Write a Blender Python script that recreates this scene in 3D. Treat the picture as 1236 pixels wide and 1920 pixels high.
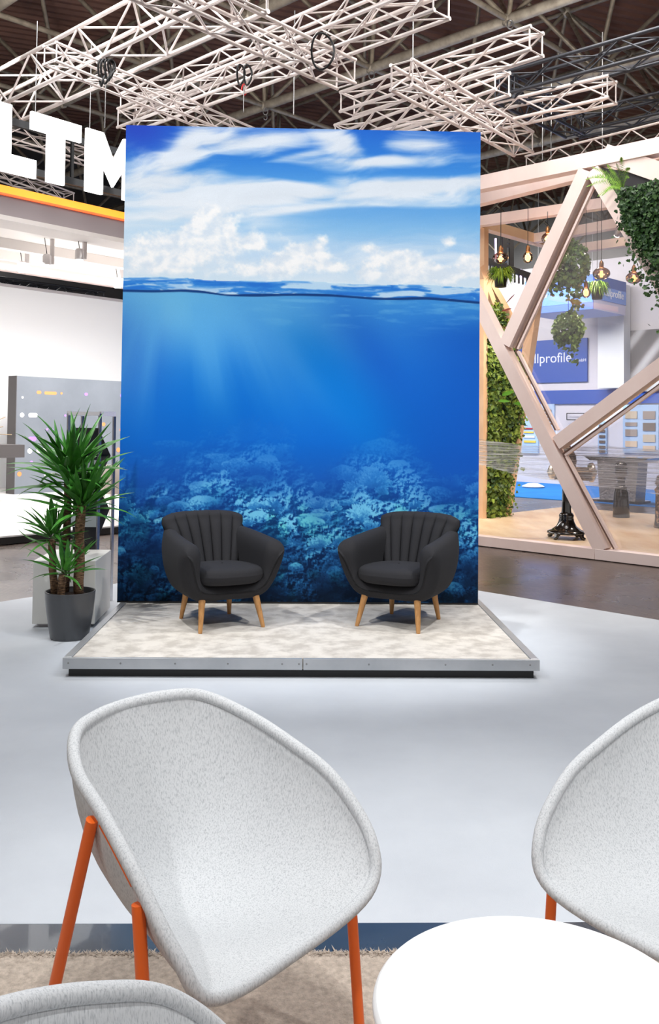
import bpy, bmesh, random
import numpy as np
from math import *
from mathutils import Matrix, Vector
random.seed(4)
for _o in list(bpy.data.objects): bpy.data.objects.remove(_o)
SC = bpy.context.scene
COL = SC.collection

# ------------------------------------------------------------------ camera
EYE = 1.55; FPX = 1709.0; PITCH = .034; ROLL = .0112; PX = 618.0; PY = 738.0
_F = Vector((0, cos(PITCH), sin(PITCH))); _u0 = Vector((0, -sin(PITCH), cos(PITCH))); _r0 = Vector((1, 0, 0))
_R = cos(ROLL)*_r0 + sin(ROLL)*_u0; _U = -sin(ROLL)*_r0 + cos(ROLL)*_u0
cam_d = bpy.data.cameras.new('camera'); cam = bpy.data.objects.new('camera', cam_d); COL.objects.link(cam)
cam_d.sensor_fit = 'VERTICAL'; cam_d.sensor_height = 36; cam_d.lens = FPX/1920*36
cam_d.shift_x = 0; cam_d.shift_y = -(960-PY)/1920; cam_d.clip_end = 300
cam.matrix_world = Matrix(((_R.x, _U.x, -_F.x, 0), (_R.y, _U.y, -_F.y, 0), (_R.z, _U.z, -_F.z, EYE), (0, 0, 0, 1)))
SC.camera = cam
# the photograph's pixels as directions; a point needs the height, wall or distance it stands at
CAMP = Vector((0, 0, EYE))
def ray(x, y): return _F + _R*((x-PX)/FPX) - _U*((y-PY)/FPX)
def onz(x, y, z=0.0):
    d = ray(x, y); return CAMP + d*((z-EYE)/d.z)
def ony(x, y, Y):
    d = ray(x, y); return CAMP + d*(Y/d.y)
def onplane(x, y, P, dv):
    n = Vector((-dv[1], dv[0], 0)); d = ray(x, y); return CAMP + d*((Vector((P[0], P[1], 0))-CAMP).dot(n)/d.dot(n))

# ------------------------------------------------------------------ world, lamps, exposure
SC.view_settings.view_transform = 'Standard'; SC.view_settings.look = 'None'
SC.view_settings.gamma = 1; SC.view_settings.use_curve_mapping = False
SC.view_settings.exposure = 0.0
W = bpy.data.worlds.new('hall_fill'); SC.world = W; W.use_nodes = True
W.node_tree.nodes['Background'].inputs[0].default_value = (1.0, .965, .94, 1)
W.node_tree.nodes['Background'].inputs[1].default_value = .85
def aim(o, tgt):
    d = Vector(tgt)-o.location; o.rotation_euler = d.to_track_quat('-Z', 'Y').to_euler()
def area(name, loc, tgt, sx, sy, power, col=(1, 1, 1)):
    l = bpy.data.lights.new(name, 'AREA'); l.shape = 'RECTANGLE'; l.size = sx; l.size_y = sy; l.energy = power; l.color = col
    o = bpy.data.objects.new(name, l); COL.objects.link(o); o.location = loc; aim(o, tgt); return o
def spot(name, loc, tgt, power, deg=60, rad=.12, col=(1, 1, 1), blend=.25):
    l = bpy.data.lights.new(name, 'SPOT'); l.energy = power; l.spot_size = radians(deg); l.spot_blend = blend; l.shadow_soft_size = rad; l.color = col
    o = bpy.data.objects.new(name, l); COL.objects.link(o); o.location = loc; aim(o, tgt); return o
def point(name, loc, power, rad=.05, col=(1, 1, 1)):
    l = bpy.data.lights.new(name, 'POINT'); l.energy = power; l.shadow_soft_size = rad; l.color = col
    o = bpy.data.objects.new(name, l); COL.objects.link(o); o.location = loc; return o
# stand lamps clamped to the trusses over the seating (out of the picture, above and beside the camera), then added fill lights
spot('truss_spot', (-3.6, 2.4, 5.7), (-.2, 7.5, 2.3), 680, 54, .10, blend=.8)
spot('truss_spot', (3.8, 2.6, 5.7), (-.3, 7.5, 2.3), 680, 54, .10, blend=.8)
spot('truss_spot', (-2.6, 5.3, 5.8), (-.3, 6.7, .1), 520, 36, .05, blend=.6)
spot('truss_spot', (2.6, 5.3, 5.8), (.1, 6.7, .1), 520, 36, .05, blend=.6)
spot('truss_spot', (.5, .1, 5.7), (.15, 1.9, .3), 470, 48, .08, blend=.8)
spot('truss_spot', (-3.2, .4, 5.6), (0, 1.8, .3), 360, 46, .08, blend=.8)
spot('truss_spot', (3.4, .4, 5.6), (.4, 1.8, .3), 360, 46, .08, blend=.8)
spot('truss_spot', (.2, .9, 5.7), (.3, 4.2, 0), 330, 46, .1, blend=.8)
spot('truss_spot', (-3.6, 4.4, 5.8), (-2.7, 6.2, 0), 240, 56, .06, blend=1.0)  # added fill for the carpet on the left
spot('truss_spot', (3.8, 4.4, 5.8), (2.7, 6.2, 0), 170, 56, .06, blend=1.0)  # added fill for the carpet on the right
area('stand_fill', (0, 3.6, 5.6), (0, 3.8, 0), 4.5, 2.0, 95, (.95, .98, 1))  # unseen soft panel added as overall fill on the stand
spot('ceiling_fill', (-4.5, 12.5, 6.7), (-4, 19, 10.5), 900, 130, .2, (1, .95, .9), 1.0)  # unseen upward light added to brighten the roof and trusses
spot('ceiling_fill', (3.5, 12.0, 6.9), (3.5, 18, 10.5), 900, 130, .2, (1, .95, .9), 1.0)  # second added upward fill for the roof
area('aisle_light', (2.5, 10.0, 7.4), (1.5, 12, 0), 3, 3, 300, (1, .97, .94))
area('hall_fill', (9, 35, 8.0), (10.4, 38.6, 2.0), 10, 3, 900, (1, .97, .94))  # unseen panel added to brighten the far right wall
area('hall_fill', (-14, 27, 8.2), (-14, 28, 0), 10, 4, 1100, (1, .97, .94))  # unseen panel added to brighten the far left of the hall
area('aisle_light', (-3.0, 10.0, 7.4), (-3, 13, 0), 3, 3, 350)

# ------------------------------------------------------------------ materials
MATS = {}
def lin(c): return tuple(((v/255)/12.92 if v/255 <= .04045 else ((v/255+.055)/1.055)**2.4) for v in c)
def mat(name, rgb, rough=.5, metal=0., spec=.5, var=None, bump=None, coat=0., coords='pos', stretch=None, emit=None, tone=None, rnd=0.):
    if name in MATS: return MATS[name]
    m = bpy.data.materials.new(name); m.use_nodes = True; nt = m.node_tree; N = nt.nodes; b = N['Principled BSDF']
    c = lin(rgb); b.inputs['Base Color'].default_value = (*c, 1); b.inputs['Roughness'].default_value = rough; b.inputs['Metallic'].default_value = metal
    b.inputs['Specular IOR Level'].default_value = spec; b.inputs['Coat Weight'].default_value = coat
    vec = None
    if var or bump:
        if coords == 'pos': src = N.new('ShaderNodeNewGeometry').outputs['Position']
        else: src = N.new('ShaderNodeTexCoord').outputs['Object']
        mp = N.new('ShaderNodeMapping'); nt.links.new(src, mp.inputs[0]); vec = mp.outputs[0]
        if stretch: mp.inputs['Scale'].default_value = stretch
    last = None
    if var:   # (scale, second colour, contrast lo, hi, detail)
        n = N.new('ShaderNodeTexNoise'); n.inputs['Scale'].default_value = var[0]; n.inputs['Detail'].default_value = var[4] if len(var) > 4 else 5; n.inputs['Roughness'].default_value = .6
        nt.links.new(vec, n.inputs[0]); r = N.new('ShaderNodeMapRange'); r.inputs[1].default_value = var[2]; r.inputs[2].default_value = var[3]; nt.links.new(n.outputs[0], r.inputs[0])
        mx = N.new('ShaderNodeMix'); mx.data_type = 'RGBA'; mx.inputs[6].default_value = (*c, 1); mx.inputs[7].default_value = (*lin(var[1]), 1)
        nt.links.new(r.outputs[0], mx.inputs[0]); last = mx.outputs[2]
    if tone:  # per-leaf tone stored on the mesh
        a = N.new('ShaderNodeAttribute'); a.attribute_name = 'tone'; mx = N.new('ShaderNodeMix'); mx.data_type = 'RGBA'
        mx.inputs[6].default_value = (*c, 1); mx.inputs[7].default_value = (*lin(tone), 1); nt.links.new(a.outputs['Fac'], mx.inputs[0]); last = mx.outputs[2]
    if rnd:
        oi = N.new('ShaderNodeObjectInfo'); hs = N.new('ShaderNodeHueSaturation'); mr = N.new('ShaderNodeMapRange'); mr.inputs[3].default_value = 1-rnd; mr.inputs[4].default_value = 1+rnd
        nt.links.new(oi.outputs['Random'], mr.inputs[0]); nt.links.new(mr.outputs[0], hs.inputs['Value'])
        if last: nt.links.new(last, hs.inputs['Color'])
        else: hs.inputs['Color'].default_value = (*c, 1)
        last = hs.outputs[0]
    if last: nt.links.new(last, b.inputs['Base Color'])
    if bump:
        n = N.new('ShaderNodeTexNoise'); n.inputs['Scale'].default_value = bump[0]; n.inputs['Detail'].default_value = 4; nt.links.new(vec, n.inputs[0])
        bp = N.new('ShaderNodeBump'); bp.inputs['Strength'].default_value = bump[1]; bp.inputs['Distance'].default_value = bump[2] if len(bump) > 2 else .01
        nt.links.new(n.outputs[0], bp.inputs['Height']); nt.links.new(bp.outputs[0], b.inputs['Normal'])
    if emit:
        b.inputs['Emission Color'].default_value = (*lin(emit[0]), 1); b.inputs['Emission Strength'].default_value = emit[1]
    MATS[name] = m; return m

# ------------------------------------------------------------------ mesh helpers
class MB:
    def __init__(s): s.v = []; s.f = []; s.t = []
    def add(s, vs, fs):
        k = len(s.v); s.v += [tuple(p) for p in vs]; s.f += [tuple(i+k for i in f) for f in fs]; return s
    def box(s, c, size, R=None):
        x, y, z = size[0]/2, size[1]/2, size[2]/2; c = Vector(c)
        vs = [Vector(p) for p in ((-x,-y,-z),(x,-y,-z),(x,y,-z),(-x,y,-z),(-x,-y,z),(x,-y,z),(x,y,z),(-x,y,z))]
        vs = [(R @ p if R else p)+c for p in vs]
        return s.add(vs, [(0,3,2,1),(4,5,6,7),(0,1,5,4),(1,2,6,5),(2,3,7,6),(3,0,4,7)])
    def prism(s, poly, d):   # poly: 3-D points in order, extruded by vector d
        n = len(poly); d = Vector(d); a = [Vector(p) for p in poly]
        return s.add(a+[p+d for p in a], [tuple(range(n))[::-1], tuple(range(n, 2*n))]+[(i, (i+1) % n, n+(i+1) % n, n+i) for i in range(n)])
    def tube(s, pts, r, n=8, cap=True, closed=False):
        pts = [Vector(p) for p in pts]; m = len(pts); rr = r if hasattr(r, '__len__') else [r]*m
        vs = []; fs = []; up = None
        for i, p in enumerate(pts):
            if closed: t = pts[(i+1) % m]-pts[i-1]
            else: t = pts[min(i+1, m-1)]-pts[max(i-1, 0)]
            t.normalize()
            if up is None: up = t.orthogonal().normalized()
            up = (up-t*up.dot(t))
            up = up.normalized() if up.length > 1e-6 else t.orthogonal().normalized()
            w = t.cross(up)
            for k in range(n):
                a = 2*pi*k/n; vs.append(p+(up*cos(a)+w*sin(a))*rr[i])
        L = m if closed else m-1
        for i in range(L):
            j = (i+1) % m
            for k in range(n): fs.append((i*n+k, i*n+(k+1) % n, j*n+(k+1) % n, j*n+k))
        if cap and not closed: fs += [tuple(range(n))[::-1], tuple(range((m-1)*n, m*n))]
        return s.add(vs, fs)
    def lathe(s, prof, c=(0,0,0), n=24, R=None):   # prof (r, z)
        c = Vector(c); vs = []; fs = []
        for (r, z) in prof:
            for k in range(n):
                p = Vector((r*cos(2*pi*k/n), r*sin(2*pi*k/n), z)); vs.append((R @ p if R else p)+c)
        m = len(prof)
        for i in range(m-1):
            for k in range(n): fs.append((i*n+k, i*n+(k+1) % n, (i+1)*n+(k+1) % n, (i+1)*n+k))
        fs += [tuple(range(n))[::-1], tuple(range((m-1)*n, m*n))]
        return s.add(vs, fs)
    def grid(s, rows, close_u=False):
        m = len(rows); n = len(rows[0]); vs = [p for r in rows for p in r]; fs = []
        for i in range(m-1):
            for k in range(n if close_u else n-1): fs.append((i*n+k, i*n+(k+1) % n, (i+1)*n+(k+1) % n, (i+1)*n+k))
        return s.add(vs, fs)
    def mesh(s, name):
        me = bpy.data.meshes.new(name); me.from_pydata([tuple(p) for p in s.v], [], s.f); me.update(); return me
WM = {}
def wm(o): return WM.get(o.name, Matrix()) if o else Matrix()
def obj(name, mb, m, parent=None, smooth=False, bevel=0., sub=0, kind=None, label=None, local=False, auto=None):
    """one mesh object; vertices are in world space unless local"""
    me = mb if isinstance(mb, bpy.types.Mesh) else mb.mesh(name)
    if parent and not local and not isinstance(mb, bpy.types.Mesh): me.transform(wm(parent).inverted())
    o = bpy.data.objects.new(name, me); COL.objects.link(o)
    if m and not me.materials: me.materials.append(m)
    if parent: o.parent = parent; WM[o.name] = wm(parent)
    if smooth:
        for p in me.polygons: p.use_smooth = True
    if auto:
        me.set_sharp_from_angle(angle=radians(auto))
    if bevel:
        b = o.modifiers.new('bevel', 'BEVEL'); b.width = bevel; b.segments = 2; b.limit_method = 'ANGLE'
    if sub:
        q = o.modifiers.new('sub', 'SUBSURF'); q.levels = sub; q.render_levels = sub
    if kind: o['kind'] = kind
    if label: o['label'] = label
    return o
def tag(o, label, cat, group=None, kind=None):
    o['label'] = label
    if cat: o['category'] = cat
    if group: o['group'] = group
    if kind: o['kind'] = kind
    return o
def thing(name, label, cat, loc=(0,0,0), rotz=0., group=None, kind=None):
    o = bpy.data.objects.new(name, None); COL.objects.link(o); o.empty_display_size = .1
    o.location = loc; o.rotation_euler = (0, 0, rotz); WM[o.name] = Matrix.Translation(Vector(loc)) @ Matrix.Rotation(rotz, 4, 'Z')
    return tag(o, label, cat, group, kind)
def struct(name, mb, m, **k):
    o = obj(name, mb, m, **k); o['kind'] = 'structure'; return o
_UT = {}
def unit_tube(m, n=8):
    if (m.name, n) not in _UT:
        b = MB().tube([(0,0,0),(0,0,1)], 1.0, n); me = b.mesh('rod'); me.materials.append(m)
        for p in me.polygons: p.use_smooth = len(p.vertices) == 4
        _UT[(m.name, n)] = me
    return _UT[(m.name, n)]
def unit_box(m):
    if ('box', m.name) not in _UT:
        me = MB().box((0,0,.5), (1,1,1)).mesh('bar'); me.materials.append(m); _UT[('box', m.name)] = me
    return _UT[('box', m.name)]
def place_unit(name, me, p0, p1, sx, sy, parent, up=None):
    p0 = Vector(p0); p1 = Vector(p1); z = p1-p0; L = z.length; z = z/L
    x = Vector(up).cross(z) if up is not None else z.orthogonal()
    if x.length < 1e-5: x = z.orthogonal()
    x.normalize(); y = z.cross(x)
    M = Matrix(((x.x*sx, y.x*sy, z.x*L, p0.x), (x.y*sx, y.y*sy, z.y*L, p0.y), (x.z*sx, y.z*sy, z.z*L, p0.z), (0,0,0,1)))
    o = bpy.data.objects.new(name, me); COL.objects.link(o)
    if parent: o.parent = parent; o.matrix_basis = wm(parent).inverted() @ M
    else: o.matrix_basis = M
    WM[o.name] = M
    return o
def rod(name, p0, p1, r, m, parent=None, n=8): return place_unit(name, unit_tube(m, n), p0, p1, r, r, parent)
def beam(name, p0, p1, w, h, m, parent=None, up=(0,0,1)): return place_unit(name, unit_box(m), p0, p1, w, h, parent, up)
def copy_tree(o, parent=None):
    c = o.copy(); COL.objects.link(c); c.parent = parent
    for ch in list(o.children): copy_tree(ch, c)
    return c
def V2(a, b): return Vector((a[0]+b[0], a[1]+b[1], 0))
PRINT_GAIN = 1.0
def paint_ocean(nx=560, ny=748):
    """colours of the printed ocean picture, as an (ny, nx, 3) sRGB array, computed from noise and drawn coral shapes"""
    rng = np.random.RandomState(7)
    xs = np.linspace(232, 900, nx); ys = np.linspace(240, 1132, ny)
    X, Y = np.meshgrid(xs, ys); k = 668.0/(nx-1)
    def noise(U, V, seed):
        g = np.random.RandomState(seed).rand(64, 64)
        u0 = np.floor(U).astype(int); v0 = np.floor(V).astype(int); a = U-u0; b = V-v0
        a = a*a*(3-2*a); b = b*b*(3-2*b)
        G = lambda i, j: g[(v0+j) % 64, (u0+i) % 64]
        return (G(0,0)*(1-a)+G(1,0)*a)*(1-b)+(G(0,1)*(1-a)+G(1,1)*a)*b
    def fbm(U, V, seed, oct=5, gain=.5):
        s = 0; amp = 1; tot = 0
        for o in range(oct):
            s = s+amp*noise(U*2**o+o*7.3, V*2**o+o*3.1, seed+o); tot += amp; amp *= gain
        return s/tot
    def sm(a, b, t):
        t = np.clip((t-a)/(b-a), 0, 1); return t*t*(3-2*t)
    def ramp(t, stops):
        p = [s[0] for s in stops]
        return np.stack([np.interp(t, p, [s[1][c] for s in stops]) for c in range(3)], -1)
    def mix(A, B, m): return A+(np.asarray(B, float)-A)*m[..., None]
    def blob(x, y, sx, sy, ang=0.):
        c, s = cos(ang), sin(ang); dx = X-x; dy = Y-y
        return np.exp(-((dx*c+dy*s)/sx)**2-((-dx*s+dy*c)/sy)**2)
    # ---- sky
    sky = ramp(Y, [(240,(40,105,205)),(300,(52,128,214)),(350,(88,158,224)),(420,(136,189,232)),(480,(184,212,237)),(530,(206,225,240))])
    sky = mix(sky, (205,224,238), .75*sm(560,232,X)*sm(330,430,Y))
    sky = mix(sky, (96,165,224), .55*blob(800,420,170,45,-.05))
    sky = mix(sky, (45,72,190), .9*blob(250,238,75,55,.3))
    ang = -.12
    U = X*cos(ang)+Y*sin(ang); V = -X*sin(ang)+Y*cos(ang)
    wx = fbm(X/120, Y/80, 3, 3)
    st = fbm(U/150+wx*1.3, V/26+wx*2.0, 11, 6, .55)
    m = np.zeros_like(X)
    for (x,y,sx,sy,a,w) in [(330,300,95,40,-.75,1.0),(300,345,120,32,-.12,.9),(420,268,170,20,-.05,.8),(480,365,260,26,-.07,1.0),(760,348,210,24,-.10,1.0),
        (640,268,70,30,.35,.85),(700,300,110,15,-.05,.8),(800,265,120,22,-.03,.6),(560,290,120,10,-.15,.45),(380,400,190,28,-.1,.55),(560,392,160,14,-.13,.5)]:
        m = np.maximum(m, w*blob(x,y,sx,sy,a))
    for (x,y,sx,sy,a,w) in [(500,322,110,13,.02,1.0),(560,330,70,11,.25,.9),(270,262,60,40,.4,.8),(520,292,70,6,-.25,.5),(690,262,26,22,.9,.7),(850,318,90,10,-.08,.6),(890,262,60,24,.0,.7),(740,322,110,8,-.05,.5)]:
        m = m-w*blob(x,y,sx,sy,a)
    m2 = np.maximum(m,0.34*sm(250,330,Y)*sm(420,370,Y)+.12)
    D = sm(-.02,.88,m*.72+m2*.38+(st-.43)*1.25)
    C = np.array((226,232,239.)) + (st-.5)[...,None]*18
    sky = mix(sky, C, np.clip(D*.95,0,1))
    edge = 372+ (900-X)*.065 + 5*np.sin(X/60.)
    blue = sm(0,10,Y-edge)*sm(470,420,Y)*sm(430,640,X)
    sky = mix(sky, ramp(Y,[(380,(84,154,222)),(430,(132,186,230)),(480,(176,208,236))]), .85*blue)
    # cumulus
    n1 = fbm(X/30, Y/24, 31, 6, .58); n2 = fbm(X/30+.35, Y/24+.35, 31, 6, .58)
    cm = np.zeros_like(X)
    for (x,y,sx,sy,w) in [(397,418,38,30,1),(400,450,62,34,1),(360,470,60,30,1),(300,470,48,26,.9),(262,490,50,30,.85),(470,462,40,20,.9),(330,505,80,24,.9),
        (568,468,30,20,.95),(540,492,52,22,1),(480,515,60,14,.9),(610,500,50,22,.85),(680,512,40,16,.75),(605,452,16,12,.6),(695,465,30,9,.75),(740,490,50,16,.95),
        (760,478,36,13,.9),(785,505,60,18,.9),(842,447,20,10,.8),(825,468,22,7,.6),(850,505,60,18,.9),(890,490,30,20,.9),(760,520,90,12,.8),(520,442,16,10,.45)]:
        cm = 1-(1-cm)*(1-np.clip(.8*w*blob(x,y,sx*1.05,sy*1.1),0,1))
    cd = sm(.30,.72,cm+(n1-.5)*.95)
    base_fade = sm(545,500,Y)*.35+.65
    sh = np.clip(.5+(n1-n2)*3.2,0,1)
    cc = mix(np.ones_like(sky)*np.array((216,227,238.)), (247,247,247), sh)
    sky = mix(sky, cc, cd*base_fade*.95)
    # ---- water
    px = [232,290,345,380,425,480,560,620,700,740,800,850,900]
    yb = np.interp(X, px, [553,553.5,551,553,559,558,555.5,556,561,561,558.5,562,566])
    yt = np.interp(X, px, [529,526,527,530,532,531,529,532,535,534,533,536,538]) + 1.6*(noise(X/16,Y*0,51)-.5)
    # smooth the piecewise curves
    ker = np.hanning(41); ker /= ker.sum()
    for arr in (yb,):
        row = np.convolve(np.pad(arr[0],20,mode='edge'),ker,'valid'); arr[:] = row[None,:]
    deep = ramp(Y,[(552,(70,150,224)),(620,(52,134,218)),(700,(22,118,212)),(770,(8,110,208)),(830,(8,104,204)),(900,(22,92,186)),(980,(20,66,142)),(1050,(14,42,92)),(1132,(8,24,50))])
    deep = mix(deep,(128,198,234),.9*blob(312,565,130,95,.15))
    deep = mix(deep,(104,178,230),.75*blob(440,565,170,70,.25))
    deep = mix(deep,(60,110,205),.55*blob(240,690,70,110))
    deep = mix(deep,(18,86,190),.75*sm(640,900,X)*sm(560,640,Y)*sm(980,860,Y))
    th = np.arctan2(X-330, Y-300.); rad = np.hypot(X-330, Y-300.)
    rays = fbm(th*7+3, rad/900., 71, 4, .5)
    fade = sm(556,590,Y)*sm(860,640,Y)
    deep = mix(deep,(96,172,230),np.clip((rays-.45)*2.0,0,.6)*fade*sm(.85,.2,th))
    deep = mix(deep,(4,122,214),.7*blob(640,740,150,42,.95)*sm(570,640,Y))
    deep = mix(deep,(70,150,224),.35*blob(520,650,130,22,.85))
    deep = mix(deep,(20,88,196),.5*blob(700,660,120,40,.95))
    rip = fbm(X/46+wx*2, Y/9, 81, 5)
    deep = mix(deep,(120,188,234),np.clip((rip-.52)*2.4,0,.5)*sm(556,566,Y)*sm(640,570,Y)*sm(420,520,X))
    # ---- reef
    top = np.interp(X,[232,270,310,350,400,450,500,540,575,600,640,690,735,775,810,850,900],[872,868,852,846,815,812,828,838,876,902,862,826,812,838,876,900,876])
    d = Y-top; L = np.zeros_like(X); A = np.zeros_like(X)   # L light 0..1, A coverage
    tint = np.zeros_like(X)
    rock = fbm(X/20, Y/15, 91, 6, .62); rock2 = fbm(X/20+.12, Y/15+.2, 91, 6, .62)
    A = sm(-14,16,d+(rock-.5)*60)
    L = np.clip(.14+(rock-rock2)*1.8+(rock-.5)*.8,0,1)
    gx = lambda x: int(round((x-232)/k)); gy = lambda y: int(round((y-240)/k))
    fine = rng.rand(ny,nx)
    def patch(x,y,rx,ry):
        i0=max(gx(x-rx),0); i1=min(gx(x+rx)+1,nx); j0=max(gy(y-ry),0); j1=min(gy(y+ry)+1,ny)
        return (slice(j0,j1),slice(i0,i1)) if i1>i0 and j1>j0 else None
    def put(sl, lum, cov):
        L[sl] = L[sl]*(1-cov)+lum*cov; A[sl] = np.maximum(A[sl], cov)
    def dome(x,y,rx,ry,b):
        sl = patch(x,y,rx*1.1,ry*1.2)
        if sl is None: return
        dx=(X[sl]-x)/rx; dy=(Y[sl]-y)/ry; wob=(noise(X[sl]/7+x,Y[sl]/7,int(x)%50+5)-.5)*.28
        rr=dx*dx+dy*dy*np.where(dy>0,2.6,1)+wob
        tex=noise(X[sl]/2.6+x,Y[sl]/2.1+y,17)*.75+noise(X[sl]/5,Y[sl]/4,18)*.25
        lum=np.clip(b*(.60-.85*dy)+(tex-.5)*1.25*b+.02,0,1)
        put(sl,lum,sm(1.05,.85,rr))
    def plate(x,y,rx,ry,b):
        sl = patch(x,y,rx*1.1,ry*3.2)
        if sl is None: return
        dx=(X[sl]-x)/rx; dy=(Y[sl]-y)/ry
        tex=noise(X[sl]/3+x,Y[sl]/2,19)
        put(sl,np.full(dx.shape,.05)+.1*tex,sm(1.,.8,dx*dx*1.3+((dy-1.0)/2.)**2)*.8)
        put(sl,np.clip(b*(.95-.3*dy)+(tex-.5)*.5,0,1),sm(1.05,.9,dx*dx+dy*dy+.25*(tex-.5)))
    def branch(x,y,size,b,spread=1.0,n=14):
        segs=[]
        def grow(px_,py_,a,l,depth):
            qx,qy=px_+l*sin(a),py_-l*cos(a); segs.append((px_,py_,qx,qy,depth))
            if depth>0:
                for _ in range(2 if rng.rand()<.75 else 3): grow(qx,qy,a+rng.uniform(-.75,.75)*spread,l*rng.uniform(.6,.95),depth-1)
        for i in range(n): grow(x+rng.uniform(-.25,.25)*size,y,rng.uniform(-1.25,1.25)*spread,size*rng.uniform(.2,.42),2)
        for (x0,y0,x1,y1,dp) in segs:
            w=.9+.45*dp
            sl=patch((x0+x1)/2,(y0+y1)/2,abs(x1-x0)/2+w+2,abs(y1-y0)/2+w+2)
            if sl is None: continue
            ex,ey=x1-x0,y1-y0; t=np.clip(((X[sl]-x0)*ex+(Y[sl]-y0)*ey)/(ex*ex+ey*ey+1e-6),0,1)
            dd=np.hypot(X[sl]-x0-t*ex,Y[sl]-y0-t*ey)
            put(sl,np.clip(b*(.5+.5*t)*(1-.25*dp)+.05,0,1)+0*dd,sm(w+.7,w-.3,dd)*.85)
    def crust(x,y,rx,ry,b,sc=4.5):
        sl=patch(x,y,rx*1.2,ry*1.2)
        if sl is None: return
        dx=(X[sl]-x)/rx; dy=(Y[sl]-y)/ry; t=fbm(X[sl]/sc/2+x,Y[sl]/sc/2,int(x+y)%40+100,4,.65); t2=fbm(X[sl]/sc/2+x+.25,Y[sl]/sc/2+.3,int(x+y)%40+100,4,.65)
        put(sl,np.clip(b*(.55-.35*dy+(t-t2)*4.0+(t-.5)*2.6),0,1),sm(1.1,.6,dx*dx+dy*dy+(t-.5)*1.2))
    items=[]
    for i in range(250):
        x=rng.uniform(226,906); tp=np.interp(x,xs,top[0]); y=tp+8+rng.rand()**.8*(1140-tp)
        items.append((y,x,rng.choice(['d','d','c','c','p','b','b','b']),None))
    # those the photograph shows clearly
    for it in [(828,470,'b',(44,.42,26)),(826,520,'b',(36,.34,20)),(838,330,'p',(40,7,.3)),(880,450,'d',(24,17,.6)),(878,505,'d',(26,22,.75)),(908,487,'d',(20,13,.85)),
        (918,420,'c',(30,20,.8)),(935,440,'c',(34,20,.95)),(945,510,'c',(36,34,1)),(925,525,'c',(22,40,.9)),(953,388,'d',(33,20,.95)),(958,343,'d',(24,14,.95)),(975,490,'d',(22,14,1)),
        (990,545,'c',(20,26,1)),(905,370,'c',(26,20,.6)),(930,300,'c',(26,22,.6)),(905,250,'c',(26,26,.5)),(985,262,'b',(26,.75,24)),(960,240,'b',(24,.7,18)),(1040,234,'d',(13,10,1)),
        (850,715,'d',(40,28,.45)),(845,705,'p',(22,6,.4)),(890,645,'d',(24,16,.85)),(915,700,'b',(40,.85,40)),(905,660,'b',(30,.8,24)),(925,665,'b',(24,.8,20)),(870,690,'c',(44,18,.6)),
        (905,765,'c',(32,30,.8)),(945,790,'c',(26,34,.9)),(960,730,'c',(44,20,.9)),(955,840,'p',(34,9,1)),(975,680,'b',(28,1,34)),(955,600,'b',(24,.8,14)),(925,598,'b',(20,.8,12)),
        (985,590,'d',(24,14,.9)),(940,575,'c',(20,26,.8)),(1030,605,'b',(24,.8,24)),(1090,545,'d',(18,15,.6)),(1068,560,'d',(15,12,.7)),(1085,632,'d',(18,24,.7)),(1110,850,'d',(26,20,.7)),
        (1095,560,'c',(26,26,.5)),(1110,330,'c',(30,18,.5)),(1075,300,'d',(10,12,.7)),(1082,880,'p',(16,4,.8)),(1000,880,'c',(22,30,.6)),(1060,270,'c',(24,24,.35)),(870,420,'d',(20,14,.4)),(990,405,'c',(40,30,.7)),(1010,620,'c',(50,26,.6)),(1060,600,'c',(40,30,.5))]:
        items.append((it[0],it[1],it[2],it[3]))
    items.sort(key=lambda t:t[0]+(0 if t[3] is None else 6))
    for (y,x,kind,prm) in items:
        if prm is None:
            s=1.0; b=rng.uniform(.3,1.0)*(1.0 if y<1000 else .55)
            if kind=='d': dome(x,y,rng.uniform(8,26)*s,rng.uniform(7,17)*s,b)
            elif kind=='p': plate(x,y,rng.uniform(10,26),rng.uniform(3,6),b)
            elif kind=='c': crust(x,y,rng.uniform(12,34),rng.uniform(10,26),b)
            else: branch(x,y,rng.uniform(12,26),b,1.0,10)
        elif kind=='d': dome(x,y,*prm)
        elif kind=='p': plate(x,y,*prm)
        elif kind=='c': crust(x,y,*prm)
        else: branch(x,y,prm[0],prm[1],1.0,prm[2])
    L = np.clip(L*(.9+.2*fine),0,1)
    # low places between the corals fall dark, mounds stay light
    low=fbm(X/70,Y/60,140,3); L=L*np.clip(.5+(low-.36)*3.0,.12,1.3)*(1-.3*sm(1010,1110,Y))
    haze = sm(0,140,d)               # 0 = lost in the blue, 1 = clear
    dark = ramp(Y,[(820,(24,98,196)),(900,(20,80,170)),(980,(12,54,116)),(1050,(8,36,76)),(1132,(5,20,38))])
    mid  = ramp(Y,[(820,(48,126,212)),(900,(50,130,206)),(980,(44,122,190)),(1060,(32,92,150)),(1132,(18,60,104))])
    lite = ramp(Y,[(820,(90,160,226)),(900,(112,188,240)),(980,(124,204,240)),(1060,(84,168,206)),(1132,(54,124,160))])
    t=np.clip(L,0,1)[...,None]
    reef=np.where(t<.45,dark+(mid-dark)*(t/.45),mid+(lite-mid)*((t-.45)/.55))
    teal=fbm(X/40,Y/40,150,3); reef=mix(reef,reef*np.array((.95,1.06,.95)),sm(.5,.7,teal)*sm(880,980,Y))
    cov=np.clip(A,0,1)*(.30+.70*haze)
    deep=mix(deep,reef,cov)
    deep=deep*np.array((.9,.95,.955))
    # surface band
    band=np.clip((Y-yt)/(yb-yt),0,1)
    wv=fbm(X/80+fbm(X/30,Y/12,161,3)*1.5,(Y-.3*(yb-553))/7.5+1.5*noise(X/55,Y/40,162),160,4,.55)
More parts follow.
